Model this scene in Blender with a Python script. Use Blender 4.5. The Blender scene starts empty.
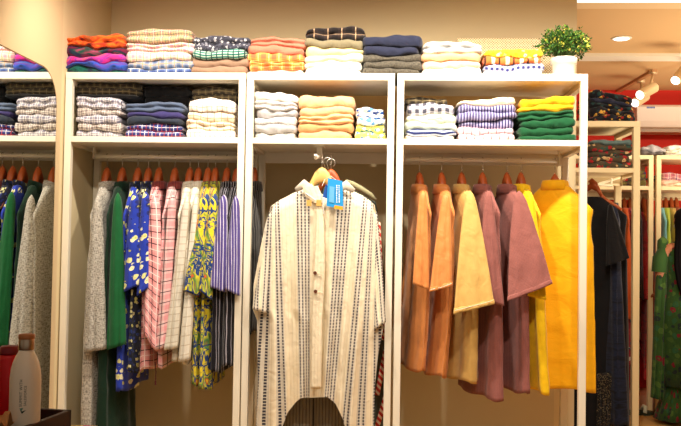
import bpy, bmesh, math, random
from mathutils import Matrix, Vector, noise

# ------------------------------------------------------------------ camera, world, lights, exposure
sc = bpy.context.scene
CAM_Z = 1.22
FPX = 825.0
YAW, PITCH, ROLL = (math.radians(a) for a in (3.464, 1.693, -0.898))
RM = Matrix.Rotation(YAW, 3, 'Z') @ Matrix.Rotation(PITCH, 3, 'X') @ Matrix.Rotation(ROLL, 3, 'Y')
cam_data = bpy.data.cameras.new('camera')
cam = bpy.data.objects.new('camera', cam_data)
sc.collection.objects.link(cam)
cam_data.sensor_width = 36.0
cam_data.lens = FPX / 681 * 36.0
cam_data.clip_start = 0.05
cx, cy_, cz = RM @ Vector((1, 0, 0)), RM @ Vector((0, 0, 1)), RM @ Vector((0, -1, 0))
m = Matrix(((cx.x, cy_.x, cz.x), (cx.y, cy_.y, cz.y), (cx.z, cy_.z, cz.z))).to_4x4()
m.translation = (0, 0, CAM_Z)
cam.matrix_world = m
sc.camera = cam

world = bpy.data.worlds.new('world')
sc.world = world
world.use_nodes = True
bg = world.node_tree.nodes['Background']
bg.inputs[0].default_value = (1.0, 0.88, 0.72, 1)
bg.inputs[1].default_value = 0.34

sc.view_settings.view_transform = 'Standard'
sc.view_settings.look = 'None'
sc.view_settings.gamma = 1.0
sc.view_settings.use_curve_mapping = False
sc.view_settings.exposure = 0.0

WARM = (1.0, 0.90, 0.76)
def spot(loc, target, power, size=100, blend=0.8, r=0.04, col=WARM):
    l = bpy.data.lights.new('spot_light', 'SPOT')
    l.energy = power; l.color = col; l.spot_size = math.radians(size); l.spot_blend = blend; l.shadow_soft_size = r
    o = bpy.data.objects.new('spot_light', l)
    sc.collection.objects.link(o)
    o.location = loc
    o.rotation_euler = (Vector(target) - Vector(loc)).to_track_quat('-Z', 'Y').to_euler()
    return o
def area(loc, target, power, sx, sy, col=WARM):
    l = bpy.data.lights.new('fill_light', 'AREA')  # added fill, not a fixture of the shop
    l.shape = 'RECTANGLE'; l.size = sx; l.size_y = sy; l.energy = power; l.color = col
    o = bpy.data.objects.new('fill_light', l)
    sc.collection.objects.link(o)
    o.location = loc
    o.rotation_euler = (Vector(target) - Vector(loc)).to_track_quat('-Z', 'Y').to_euler()
    return o
for lx, pw in ((-1.05, 50), (-0.4, 65), (0.2, 68), (0.85, 68)):
    spot((lx, 2.98, 2.42), (lx, 3.6, 1.2), pw, 130, 1.0, 0.03)
for lx, pw in ((-0.7, 56), (0.5, 80)):  # added fill row further out, lifts the lower parts of the racks
    spot((lx, 1.9, 2.42), (lx, 3.6, 1.0), pw, 90, 0.9, 0.04)
area((-0.3, 1.0, 2.44), (-0.3, 2.6, 0.6), 6, 2.4, 1.0)  # soft fill added in front of the racks
spot((1.75, 3.6, 2.42), (1.35, 5.0, 1.2), 26, 110)
spot((2.3, 5.2, 2.38), (2.3, 6.6, 1.6), 44, 130)
area((2.6, 4.6, 0.9), (2.6, 4.9, 2.4), 60, 1.2, 1.0, (1.0, 0.84, 0.66))  # unseen fill added below, aimed up to brighten the far ceiling

# ------------------------------------------------------------------ helpers
def at(px, py, Y):
    """world point at depth Y that the photograph shows at a pixel"""
    d = RM @ Vector(((px - 340.5) / FPX, 1.0, -(py - 213) / FPX))
    t = Y / d.y
    return Vector((d.x * t, Y, CAM_Z + d.z * t))

def link(name, mesh, mat=None, parent=None, smooth=True):
    o = bpy.data.objects.new(name, mesh)
    sc.collection.objects.link(o)
    if mat: mesh.materials.append(mat)
    if parent: o.parent = parent
    for p in mesh.polygons: p.use_smooth = smooth
    return o

def empty(name, loc=(0, 0, 0)):
    o = bpy.data.objects.new(name, None)
    sc.collection.objects.link(o)
    o.location = loc
    o.empty_display_size = 0.05
    bpy.context.view_layer.update()
    return o

def tag(o, label=None, cat=None, group=None, kind=None):
    if label: o['label'] = label
    if cat: o['category'] = cat
    if group: o['group'] = group
    if kind: o['kind'] = kind
    return o

def keep(o, root):
    """parent a part that was built in world coordinates"""
    o.parent = root
    o.matrix_parent_inverse = Matrix.Translation(root.location).inverted()
    return o

class MB:
    def __init__(self):
        self.v = []; self.f = []; self.uv = []
    def box(self, a, b, rot=None, origin=None):
        n = len(self.v)
        for x in (a[0], b[0]):
            for y in (a[1], b[1]):
                for z in (a[2], b[2]):
                    p = Vector((x, y, z))
                    if rot is not None:
                        p = Vector(origin) + rot @ (p - Vector(origin))
                    self.v.append(p)
        for q in ((0, 1, 3, 2), (4, 6, 7, 5), (0, 4, 5, 1), (2, 3, 7, 6), (0, 2, 6, 4), (1, 5, 7, 3)):
            self.f.append([n + i for i in q])
        return self
    def tube(self, pts, r, seg=12, caps=True, flat=1.0, updir=None):
        n0 = len(self.v)
        pts = [Vector(p) for p in pts]
        rs = r if isinstance(r, (list, tuple)) else [r] * len(pts)
        prev = None
        for i, p in enumerate(pts):
            d = (pts[min(i + 1, len(pts) - 1)] - pts[max(i - 1, 0)]).normalized()
            up = Vector(updir) if updir else (prev if prev is not None else (Vector((0, 0, 1)) if abs(d.z) < 0.9 else Vector((1, 0, 0))))
            a = d.cross(up).normalized(); b = a.cross(d).normalized(); prev = b
            for k in range(seg):
                t = 2 * math.pi * k / seg
                self.v.append(p + (a * math.cos(t) * flat + b * math.sin(t)) * rs[i])
        for i in range(len(pts) - 1):
            for k in range(seg):
                k2 = (k + 1) % seg
                self.f.append([n0 + i * seg + k, n0 + i * seg + k2, n0 + (i + 1) * seg + k2, n0 + (i + 1) * seg + k])
        if caps:
            self.f.append([n0 + k for k in range(seg)][::-1])
            self.f.append([n0 + (len(pts) - 1) * seg + k for k in range(seg)])
        return self
    def lathe(self, c, prof, seg=28):
        n0 = len(self.v)
        for r, z in prof:
            for k in range(seg):
                t = 2 * math.pi * k / seg
                self.v.append(Vector((c[0] + r * math.cos(t), c[1] + r * math.sin(t), c[2] + z)))
        for i in range(len(prof) - 1):
            for k in range(seg):
                k2 = (k + 1) % seg
                self.f.append([n0 + i * seg + k, n0 + i * seg + k2, n0 + (i + 1) * seg + k2, n0 + (i + 1) * seg + k])
        self.f.append([n0 + k for k in range(seg)][::-1])
        self.f.append([n0 + (len(prof) - 1) * seg + k for k in range(seg)])
        return self
    def mesh(self, name):
        me = bpy.data.meshes.new(name)
        me.from_pydata([tuple(p) for p in self.v], [], self.f)
        me.update()
        if self.uv:
            ul = me.uv_layers.new(name='UVMap')
            for l in me.loops:
                ul.data[l.index].uv = self.uv[l.vertex_index]
        return me
    def build(self, name, mat=None, parent=None, bevel=0, smooth=False):
        o = link(name, self.mesh(name), mat, None, smooth)
        if parent: keep(o, parent)
        if bevel:
            b = o.modifiers.new('bevel', 'BEVEL'); b.width = bevel; b.segments = 2; b.limit_method = 'ANGLE'
        return o

def lerp(a, b, t): return a + (b - a) * t
def pl(t, pts):
    """piecewise linear curve through (t, value) pairs"""
    if t <= pts[0][0]: return pts[0][1]
    for (a, va), (b, vb) in zip(pts, pts[1:]):
        if t <= b: return lerp(va, vb, (t - a) / (b - a))
    return pts[-1][1]
def smooth(t):
    t = max(0, min(1, t)); return t * t * (3 - 2 * t)

# ------------------------------------------------------------------ materials
def srgb(c):
    if isinstance(c, str): c = [int(c[i:i + 2], 16) for i in (0, 2, 4)]
    r = []
    for v in c:
        v = v / 255
        r.append(v / 12.92 if v <= 0.04045 else ((v + 0.055) / 1.055) ** 2.4)
    return (r[0], r[1], r[2], 1)

class NT:
    def __init__(self, name, rough=0.8, metal=0.0, sheen=0.0, spec=0.3):
        self.m = bpy.data.materials.new(name); self.m.use_nodes = True
        self.t = self.m.node_tree; self.n = self.t.nodes; self.b = self.n['Principled BSDF']
        self.b.inputs['Roughness'].default_value = rough
        self.b.inputs['Metallic'].default_value = metal
        self.b.inputs['Sheen Weight'].default_value = sheen
        self.b.inputs['Specular IOR Level'].default_value = spec
    def node(self, t, **kw):
        n = self.n.new(t)
        for k, v in kw.items(): setattr(n, k, v)
        return n
    def lk(self, a, b): self.t.links.new(a, b)
    def math(self, op, a, b=None, c=None):
        n = self.node('ShaderNodeMath', operation=op)
        for i, v in enumerate((a, b, c)):
            if v is None: continue
            if isinstance(v, (int, float)): n.inputs[i].default_value = v
            else: self.lk(v, n.inputs[i])
        return n.outputs[0]
    def mix(self, f, a, b):
        n = self.node('ShaderNodeMix', data_type='RGBA')
        for i, v in ((0, f), (6, a), (7, b)):
            if isinstance(v, (int, float)): n.inputs[i].default_value = v
            elif isinstance(v, tuple): n.inputs[i].default_value = v
            else: self.lk(v, n.inputs[i])
        return n.outputs[2]
    def color(self, c):
        if isinstance(c, tuple): self.b.inputs['Base Color'].default_value = c
        else: self.lk(c, self.b.inputs['Base Color'])
        return self
    def uv(self):
        if not hasattr(self, '_uv'):
            tc = self.node('ShaderNodeTexCoord'); self._uvv = tc.outputs['UV']
            s = self.node('ShaderNodeSeparateXYZ'); self.lk(tc.outputs['UV'], s.inputs[0]); self._uv = s.outputs
        return self._uv[0], self._uv[1]
    def vec(self, sx=1, sy=1, rot=0):
        self.uv(); mp = self.node('ShaderNodeMapping'); self.lk(self._uvv, mp.inputs[0])
        mp.inputs['Scale'].default_value = (sx, sy, 1); mp.inputs['Rotation'].default_value = (0, 0, rot)
        return mp.outputs[0]
    def noise(self, scale, detail=2, vec=None, dist=0):
        n = self.node('ShaderNodeTexNoise'); n.inputs['Scale'].default_value = scale; n.inputs['Detail'].default_value = detail
        n.inputs['Distortion'].default_value = dist
        if vec is not None: self.lk(vec, n.inputs['Vector'])
        return n.outputs[0], n.outputs[1]
    def ramp(self, f, stops, interp='LINEAR'):
        n = self.node('ShaderNodeValToRGB'); n.color_ramp.interpolation = interp
        e = n.color_ramp.elements
        while len(e) < len(stops): e.new(0.5)
        for el, (p, c) in zip(e, stops): el.position = p; el.color = c
        self.lk(f, n.inputs[0]); return n.outputs[0]
    def band(self, x, period, lo, hi):
        f = self.math('FRACT', self.math('MULTIPLY', x, 1.0 / period))
        return self.math('MULTIPLY', self.math('GREATER_THAN', f, lo), self.math('LESS_THAN', f, hi))
    def bump(self, h, strength=0.4, dist=0.01):
        b = self.node('ShaderNodeBump'); b.inputs['Strength'].default_value = strength; b.inputs['Distance'].default_value = dist
        self.lk(h, b.inputs['Height']); self.lk(b.outputs[0], self.b.inputs['Normal'])

MATS = {}
def solid(name, c, rough=0.6, metal=0.0, spec=0.4, var=0.0, scale=6.0):
    if name in MATS: return MATS[name]
    t = NT(name, rough, metal, 0, spec)
    if var:
        tc = t.node('ShaderNodeTexCoord'); f, _ = t.noise(scale, 3, tc.outputs['Object'])
        k = srgb(c); d = tuple(v * (1 - var) for v in k[:3]) + (1,)
        t.color(t.mix(f, d, k))
    else: t.color(srgb(c))
    MATS[name] = t.m
    return t.m

def fab(name, kind, *cols, p=0.02, rough=0.85, sc_=1.0, sheen=0.15, wrinkle=0.5):
    """woven cloth: uv is in metres on every garment"""
    if name in MATS: return MATS[name]
    t = NT(name, rough, 0, sheen, 0.2)
    C = [srgb(c) for c in cols]
    u, v = t.uv()
    if kind == 'plain':
        f, _ = t.noise(40, 3, t.vec()); out = t.mix(f, tuple(k * 0.82 for k in C[0][:3]) + (1,), C[0])
    elif kind == 'melange':
        f, _ = t.noise(1, 4, t.vec(90 * sc_, 420 * sc_)); g, _ = t.noise(1, 4, t.vec(420 * sc_, 90 * sc_))
        out = t.ramp(t.math('MULTIPLY', t.math('ADD', f, g), 0.5), [(0.40, C[1]), (0.56, C[0])])
    elif kind == 'stripe':
        out = t.mix(t.band(u, p, 0, 0.42 if len(C) < 3 else 0.25), C[0], C[1])
        if len(C) > 2: out = t.mix(t.band(u, p, 0.5, 0.62), out, C[2])
    elif kind == 'pin':
        out = t.mix(t.band(u, p, 0, 0.22), C[0], C[1])
    elif kind == 'hstripe':
        out = t.mix(t.band(v, p, 0, 0.45), C[0], C[1])
        if len(C) > 2: out = t.mix(t.band(u, p * 2, 0, 0.2), out, C[2])
    elif kind == 'gingham':
        a, b = t.band(u, p, 0, 0.5), t.band(v, p, 0, 0.5)
        out = t.mix(t.math('MULTIPLY', t.math('ADD', a, b), 0.5), C[0], C[1])
    elif kind == 'plaid':
        a, b = t.band(u, p, 0, 0.45), t.band(v, p, 0, 0.45)
        out = t.mix(t.math('MULTIPLY', t.math('ADD', a, b), 0.42), C[0], C[1])
        a, b = t.band(u, p, 0.68, 0.76), t.band(v, p, 0.68, 0.76)
        out = t.mix(t.math('MAXIMUM', a, b), out, C[2 if len(C) > 2 else 1])
        if len(C) > 3:
            out = t.mix(t.math('MAXIMUM', t.band(u, p, 0.18, 0.25), t.band(v, p, 0.18, 0.25)), out, C[3])
    elif kind == 'check':      # thin lines on a plain ground
        out = t.mix(t.math('MAXIMUM', t.band(u, p, 0, 0.12), t.band(v, p, 0, 0.12)), C[0], C[1])
        f, _ = t.noise(30, 2, t.vec())
        out = t.mix(t.math('MULTIPLY', f, 0.3), out, C[0])
    elif kind == 'floral':
        vo = t.node('ShaderNodeTexVoronoi'); vo.inputs['Scale'].default_value = 26 * sc_
        f, col = t.noise(30 * sc_, 2, t.vec())
        wv = t.node('ShaderNodeVectorMath', operation='MULTIPLY_ADD')
        t.lk(col, wv.inputs[0]); wv.inputs[1].default_value = (0.03 / sc_,) * 3; t.lk(t.vec(), wv.inputs[2])
        t.lk(wv.outputs[0], vo.inputs['Vector'])
        se = t.node('ShaderNodeSeparateColor'); t.lk(vo.outputs['Color'], se.inputs[0])
        n = len(C) - 1
        fl = t.ramp(se.outputs[0], [(i / n, C[1 + i]) for i in range(n)], 'CONSTANT')
        out = t.mix(t.math('LESS_THAN', vo.outputs['Distance'], 0.43), C[0], fl)
        out = t.mix(t.math('LESS_THAN', vo.outputs['Distance'], 0.12), out, C[-1])
    elif kind == 'leafy':      # long brush-like leaves in several colours
        f, _ = t.noise(1, 2, t.vec(50 * sc_, 18 * sc_, 0.6), 1.2)
        out = t.ramp(f, [(0.0, C[0]), (0.42, C[0]), (0.44, C[1]), (0.50, C[1]), (0.52, C[0]), (0.60, C[2]), (0.68, C[3 % len(C)]), (0.74, C[0])], 'LINEAR')
        g, _ = t.noise(1, 2, t.vec(16 * sc_, 44 * sc_, -0.5), 1.0)
        out = t.mix(t.math('MULTIPLY', t.math('GREATER_THAN', g, 0.58), t.math('LESS_THAN', g, 0.62)), out, C[1])
    elif kind == 'tiedye':
        f, _ = t.noise(14 * sc_, 3, t.vec(0.7, 1.6), 1.5)
        n = len(C)
        out = t.ramp(f, [(0.32 + 0.36 * i / (n - 1), C[i]) for i in range(n)])
    t.color(out)
    if wrinkle:
        h, _ = t.noise(1, 4, t.vec(22, 14), 0.6)
        t.bump(h, wrinkle, 0.012)
    MATS[name] = t.m
    return t.m

M_RACK = solid('cream_lacquer', (240, 232, 212), 0.35, spec=0.5)
M_RACK2 = solid('beige_lacquer', (226, 206, 160), 0.4)
M_WALL = solid('beige_wall_paint', (230, 212, 170), 0.9, var=0.05, scale=2)
M_CEIL = solid('tan_ceiling_paint', (214, 176, 122), 0.9, var=0.05, scale=2)
M_TRIM = solid('white_trim_paint', (235, 228, 205), 0.6)
M_RED = solid('red_wall_paint', (212, 42, 24), 0.8, var=0.1, scale=2)
M_CHROME = solid('chrome', (215, 210, 200), 0.25, 1.0)
M_WOODR = solid('reddish_hanger_wood', (176, 82, 34), 0.4, var=0.25, scale=30)
M_WOODL = solid('light_hanger_wood', (226, 178, 104), 0.4, var=0.15, scale=30)
M_DARKWOOD = solid('dark_brown_wood', (52, 26, 22), 0.45, var=0.3, scale=20)
M_BLACK = solid('black_cloth', (14, 13, 14), 0.9, var=0.2)

# ------------------------------------------------------------------ the room
def struct(name, a, b, mat):
    o = MB().box(a, b).build(name, mat); o['kind'] = 'structure'; return o
WX = -1.428
BACK_Y = 4.08
END_X = at(576.5, 70, BACK_Y).x
CEIL_Z = 2.48
ft = NT('golden_tile_floor', 0.32, 0, 0, 0.5)
tc = ft.node('ShaderNodeTexCoord'); br = ft.node('ShaderNodeTexBrick')
ft.lk(tc.outputs['Object'], br.inputs['Vector']); br.inputs['Scale'].default_value = 1.0
br.inputs['Color1'].default_value = srgb((206, 164, 92)); br.inputs['Color2'].default_value = srgb((198, 154, 84)); br.inputs['Mortar'].default_value = srgb((170, 128, 70))
br.inputs['Mortar Size'].default_value = 0.004; br.inputs['Brick Width'].default_value = 0.6; br.inputs['Row Height'].default_value = 0.6; br.offset = 0
nf, _ = ft.noise(5, 4, tc.outputs['Object']); ft.color(ft.mix(ft.math('MULTIPLY', nf, 0.4), br.outputs[0], srgb((168, 120, 62))))
struct('floor', (-1.6, -1.5, -0.05), (5.0, 7.0, 0), ft.m)
struct('ceiling', (-1.6, -1.5, CEIL_Z), (5.0, 7.0, CEIL_Z + 0.05), M_CEIL)
struct('wall_left', (WX - 0.1, -1.5, 0), (WX, BACK_Y + 0.14, CEIL_Z), M_WALL)
struct('wall_back', (WX - 0.1, BACK_Y, 0), (END_X, BACK_Y + 0.12, CEIL_Z), M_WALL)
struct('wall_far', (-1.6, 6.95, 0), (5.0, 7.05, CEIL_Z), M_RED)
struct('wall_right', (4.9, -1.5, 0), (5.0, 6.95, CEIL_Z), M_WALL)
pe = at(553.5, 400, BACK_Y).x
struct('trim_1', (-1.40, BACK_Y - 0.012, 0.02), (pe, BACK_Y, 1.86), solid('shaded_wall_beige', (216, 200, 162), 0.7, var=0.05))  # added thin panel, its darker colour stands for shade on the back wall
struct('trim_2', (0.6, 5.58, CEIL_Z - 0.02), (4.9, 5.74, CEIL_Z), M_TRIM)
struct('trim_3', (0.6, 4.32, CEIL_Z - 0.02), (4.9, 4.44, CEIL_Z), solid('pale_beige_paint', (228, 198, 150), 0.8))
lt = NT('cool_cove_light'); lt.b.inputs['Emission Color'].default_value = (0.80, 1.0, 0.92, 1); lt.b.inputs['Emission Strength'].default_value = 1.0
tag(MB().box((0.6, 4.2, CEIL_Z - 0.03), (4.8, 4.29, CEIL_Z - 0.001)).build('strip_light', lt.m), 'long cool white strip light on the tan ceiling', 'light')
# side wall lining that carries the mirror, ends just in front of the racks
LX = WX + 0.004
LIN_Y = 3.462
struct('trim_4', (WX, -1.2, 0), (LX, LIN_Y, CEIL_Z), solid('cream_wall_lining', (222, 198, 156), 0.8))
# mirror with rounded top corner
mir = NT('mirror_glass', 0.0, 1.0); mir.color((0.86, 0.88, 0.84, 1))
mz = CAM_Z + 0.675; my = 3.405; mr = 0.15
prof = [(0.4, 0.25), (my, 0.25)]
for i in range(13):
    a = math.pi / 2 * i / 12
    prof.append((my - mr + mr * math.cos(a), mz - mr + mr * math.sin(a)))
prof.append((0.4, mz))
def slab_x(prof, x0, x1):
    mb = MB(); n = len(prof)
    for x in (x0, x1):
        for y, z in prof: mb.v.append(Vector((x, y, z)))
    mb.f.append(list(range(n))[::-1]); mb.f.append([n + i for i in range(n)])
    for i in range(n): mb.f.append([i, (i + 1) % n, n + (i + 1) % n, n + i])
    return mb
mroot = empty('wall_mirror', (LX, 2.0, 0.25))
tag(mroot, 'tall frameless wall mirror with rounded top corner reflecting the racks', 'mirror')
slab_x(prof, LX, LX + 0.004).build('mirror_glass', mir.m, mroot)
cyc, czc = 2.0, 1.1
prof2 = [(y + (0.006 if y > cyc else -0.006), z + (0.006 if z > czc else -0.006)) for y, z in prof]
slab_x(prof2, LX - 0.002, LX + 0.003).build('backing', solid('brown_mirror_edge', (120, 92, 60), 0.6), mroot)

# ------------------------------------------------------------------ garment racks
PW = 0.029
ZT0, ZT1, ZS0, ZS1 = CAM_Z + 0.672, CAM_Z + 0.702, CAM_Z + 0.397, CAM_Z + 0.422
def rack(x0, x1, y0, y1, label, mat, pw=PW, zt=(ZT0, ZT1), zs=((ZS0, ZS1),), rail=None, group='open frame garment racks', rail_x=None):
    r = empty('garment_rack', ((x0 + x1) / 2, (y0 + y1) / 2, 0))
    tag(r, label, 'clothes rack')
    for x in (x0, x1 - pw):
        for y in (y0, y1 - pw):
            MB().box((x, y, 0), (x + pw, y + pw, zt[0])).build('post', mat, r, 0.0015)
    MB().box((x0, y0, zt[0]), (x1, y1, zt[1])).build('top_board', mat, r, 0.0015)
    for a, b in zs:
        MB().box((x0 + pw, y0 + 0.0005, a), (x1 - pw, y1 - 0.001, b)).build('shelf_board', mat, r, 0.0015)
    MB().box((x0 + pw, y1 - pw, zs[-1][0] - 0.05), (x1 - pw, y1 - 0.008, zs[-1][0])).build('back_rail', mat, r)
    MB().box((x0 + pw, y1 - pw, 0.08), (x1 - pw, y1 - 0.004, 0.11)).build('bottom_rail', mat, r)
    for x in (x0, x1 - pw):
        for z in (zt[0] - 0.022, zs[-1][0] - 0.012):
            MB().box((x + 0.002, y0 + pw, z), (x + pw - 0.002, y1 - pw, z + 0.022)).build('side_rail', mat, r)
    if rail:
        yr, zr, bx0, bx1 = rail
        MB().tube([(bx0, yr, zr), (bx1, yr, zr)], 0.0095, 14).build('hanging_rail', mat, r, smooth=True)
        for bx in (bx0, bx1):
            s = 1 if bx == bx1 else -1
            mb = MB().box((bx - 0.002 + s * 0.004, yr - 0.014, zr - 0.012), (bx + 0.002 + s * 0.004, yr + 0.014, zs[-1][0]))
            mb.box((min(bx, bx + s * 0.03), yr - 0.014, zs[-1][0] - 0.004), (max(bx, bx + s * 0.03), yr + 0.014, zs[-1][0]))
            mb.build('rail_bracket', mat, r)
    return r
RAIL_Y = 3.69
RAIL_Z = CAM_Z + 0.353
rackL = rack(-1.421, -0.630, 3.5, 3.89, 'cream open garment rack against the mirrored wall, with checked shirts', M_RACK, rail=(RAIL_Y, RAIL_Z, at(95, 157, RAIL_Y).x, -0.665))
rackC = rack(-0.624, 0.011, 3.5, 3.89, 'narrow cream garment rack that holds the striped kaftan', M_RACK)
rackR = rack(0.022, 0.820, 3.5, 3.89, 'cream garment rack holding brown, mauve and yellow shirts', M_RACK, rail=(RAIL_Y, RAIL_Z, 0.06, at(558, 161, RAIL_Y).x))
# face-out arm on the centre rack
ax = at(320.5, 150, 3.66).x
arm = MB().box((ax - 0.012, 3.60, RAIL_Z - 0.008), (ax + 0.012, 3.612, ZS0)).box((ax - 0.022, 3.58, ZS0 - 0.003), (ax + 0.022, 3.66, ZS0))
arm.tube([(ax, 3.61, RAIL_Z), (ax, 3.50, RAIL_Z - 0.012), (ax, 3.44, RAIL_Z - 0.022), (ax, 3.43, RAIL_Z - 0.01)], 0.007, 10)
o = arm.build('face_out_arm', M_RACK, rackC, smooth=False)

# ------------------------------------------------------------------ folded clothes
def stack(px0, px1, pytop, base, layers, name, group, Y=3.525, depth=None, seed=1, scale=1.0, tilt=0.0, catg='folded clothes'):
    """layers run from the top down: (material, description, relative thickness, [kind word])"""
    rnd = random.Random(seed * 7 + 3)
    if depth is None: depth = 0.29
    pm = (px0 + px1) / 2
    x0, x1 = at(px0, 100, Y).x, at(px1, 100, Y).x
    H = at(pm, pytop, Y).z - base
    n = len(layers); tot = sum(l[2] for l in layers)
    W = x1 - x0
    amp = (0.010 if len(layers[0]) > 3 else 0.0058) * scale; tilt += rnd.uniform(-0.004, 0.004)
    def wave():
        ph = [rnd.uniform(0, 6.28) for _ in range(3)]; am = [rnd.uniform(0.4, 1) for _ in range(3)]
        return lambda s: amp * (am[0] * math.sin(2.2 * s + ph[0]) + 0.6 * am[1] * math.sin(5 * s + ph[1]) + 0.3 * am[2] * math.sin(11 * s + ph[2]))
    z = 0; waves = [lambda s: 0.0] + [wave() for _ in range(n)]
    ords = ['top', 'second down', 'third down', 'fourth down', 'fifth down', 'sixth down', 'seventh down']
    for i in range(n - 1, -1, -1):
        mat, desc, th = layers[i][:3]
        k = n - 1 - i
        h = H * th / tot
        lo, hi = waves[k], waves[k + 1]
        z0 = z; z1 = z + h; z = z1
        lobes = 1 if h < 0.036 * scale or rnd.random() < 0.5 else 2
        dx0, dx1, dy = rnd.uniform(-0.007, 0.008) * scale, (rnd.uniform(-0.012, 0.0) if px1 in (237, 239, 387, 578, 637, 634) else rnd.uniform(-0.006, 0.014)) * scale, rnd.uniform(-0.009, 0.008)
        if k == 0: dx0 = dx1 = 0
        NX = 44; cols = []
        puff = [rnd.uniform(0.35, 0.65) for _ in range(lobes)]
        for q in range(NX + 1):
            s = q / NX * 2 - 1
            e = max(0.0, (abs(s) - 0.86) / 0.14)
            rr = math.sqrt(max(0.0, 1 - e * e)) * 0.85 + 0.15
            xc = lerp(x0 + dx0, x1 + dx1, q / NX)
            droop = tilt * s
            a = base + z0 + lo(s) + droop * k / n; b = base + z1 + hi(s) + droop * (k + 1) / n + (0.006 * scale * (0.4 - s * s) if i == 0 else 0)
            if k == 0: a = base + 0.0005
            mid = (a + b) / 2; ha = (b - a) / 2 * rr * 0.99
            pts = []
            m_ = 7
            for L in range(lobes):
                for j in range(m_ + 1):
                    t = j / m_
                    ang = math.pi * (t - 0.5)
                    zz = -1 + 2 * (L + t) / lobes
                    bul = (0.55 + 0.45 * math.cos(ang)) if lobes == 1 else (0.35 + 0.65 * math.cos(ang) ** 0.7 if abs(math.cos(ang)) > 1e-6 else 0.35)
                    wv = 0.004 * math.sin(9 * s + L * 2 + puff[L] * 9) * scale
                    yy = Y + dy + 0.016 * scale - (0.016 + 0.006 * puff[L]) * scale * bul + wv + 0.012 * (1 - rr) + 0.02 * e * e
                    zz2 = mid + ha * math.copysign(abs(zz) ** 0.9, zz)
                    if L > 0 and j == 0: continue
                    pts.append((xc, yy, zz2))
            d = depth * 0.97
            for t in (0.15, 0.5, 0.85, 1.0):
                pts.append((xc, Y + d * t, mid + ha * (1.0 - 0.1 * t)))
            for t in (1.0, 0.85, 0.5, 0.15):
                pts.append((xc, Y + d * t, mid - ha * (1.0 - 0.1 * t)))
            cols.append(pts)
        mb = MB(); m2 = len(cols[0])
        for q, pts in enumerate(cols):
            v = 0
            for j, p in enumerate(pts):
                if j: v += (Vector(pts[j]) - Vector(pts[j - 1])).length
                w = 0.0015 * scale * noise.noise(Vector((p[0] * 35 + seed, p[2] * 60, k * 3.1)))
                mb.v.append(Vector((p[0], p[1] + 2 * w, p[2] + (w if k else 0)))); mb.uv.append((p[0] - x0 + k * 0.013, v + k * 0.037))
        for q in range(NX):
            for j in range(m2):
                j2 = (j + 1) % m2
                mb.f.append([q * m2 + j, q * m2 + j2, (q + 1) * m2 + j2, (q + 1) * m2 + j][::-1])
        mb.f.append([j for j in range(m2)]); mb.f.append([NX * m2 + j for j in range(m2)][::-1])
        kind = layers[i][3] if len(layers[i]) > 3 else 'shirt'
        o = mb.build('folded_' + kind.replace(' ', '_'), mat, smooth=True)
        pos = 'bottom' if i == n - 1 else ('top' if i == 0 else ords[i])
        tag(o, '%s folded %s, %s of %s' % (desc, kind, pos, name), catg, group)

# cloth materials ------------------------------------------------------------
F = {}
def defm(key, *a, **k): F[key] = fab('cloth_' + key, *a, **k)
defm('orange_tiedye', 'tiedye', (60, 20, 14), (190, 52, 20), (232, 110, 30), (200, 60, 20), (110, 90, 40))
defm('orange_bright', 'tiedye', (150, 40, 14), (236, 120, 30), (246, 170, 70), (210, 70, 30))
defm('plum_pattern', 'tiedye', (20, 14, 26), (110, 20, 50), (30, 24, 60), (20, 70, 60), (150, 60, 90))
defm('magenta_purple', 'tiedye', (60, 20, 110), (214, 40, 120), (120, 40, 160), (230, 80, 110), (30, 60, 140))
defm('blue_purple', 'tiedye', (20, 20, 50), (40, 80, 180), (90, 60, 150), (30, 120, 160))
defm('teal_dark', 'tiedye', (14, 16, 26), (14, 90, 76), (30, 30, 60), (20, 60, 80))
defm('pink_check', 'plaid', (196, 168, 120), (150, 84, 110), (110, 130, 110), (230, 210, 170), p=0.035)
defm('cream_check', 'plaid', (240, 222, 196), (220, 140, 170), (150, 150, 100), p=0.03)
defm('bluegrey_check', 'plaid', (150, 156, 168), (50, 80, 130), (190, 150, 100), p=0.035)
defm('denim_check', 'plaid', (96, 116, 160), (40, 60, 120), (220, 210, 190), p=0.04)
defm('grey_geo', 'floral', (60, 60, 72), (190, 186, 190), (90, 90, 104), (30, 30, 40), (140, 140, 150), sc_=3)
defm('teal_stripe', 'hstripe', (30, 110, 100), (180, 200, 180), (20, 60, 60), p=0.012)
defm('taupe', 'plain', (150, 120, 98))
defm('rose', 'plain', (198, 120, 96))
defm('orange_plaid', 'plaid', (246, 150, 70), (228, 84, 60), (250, 220, 130), p=0.045)
defm('white', 'plain', (240, 236, 226))
defm('black_plaid', 'plaid', (44, 32, 28), (16, 12, 14), (170, 140, 110), p=0.06)
defm('olive_grey', 'plain', (128, 118, 92))
defm('cream_yellow', 'plain', (240, 214, 150))
defm('pale_green', 'plain', (226, 222, 194))
defm('navy', 'plain', (36, 40, 62))
defm('charcoal_olive', 'melange', (92, 86, 74), (46, 42, 36))
defm('light_grey', 'plain', (206, 208, 208))
defm('peach', 'plain', (240, 186, 132))
defm('pinkish', 'plain', (240, 196, 170))
defm('yellow_print', 'floral', (238, 196, 40), (246, 226, 120), (232, 150, 20), (250, 240, 190), (220, 170, 40), sc_=2)
defm('orange_block', 'stripe', (226, 110, 50), (240, 226, 200), (60, 34, 26), p=0.06)
defm('blue_gingham', 'gingham', (206, 206, 226), (50, 56, 120), p=0.022)
defm('olive_plaid', 'plaid', (78, 68, 50), (24, 20, 18), (130, 116, 84), p=0.03)
defm('navy_white_plaid', 'plaid', (232, 226, 228), (92, 92, 124), (60, 60, 90), p=0.024)
defm('blk_white_plaid', 'plaid', (228, 216, 206), (90, 76, 80), (50, 44, 60), p=0.022)
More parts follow.
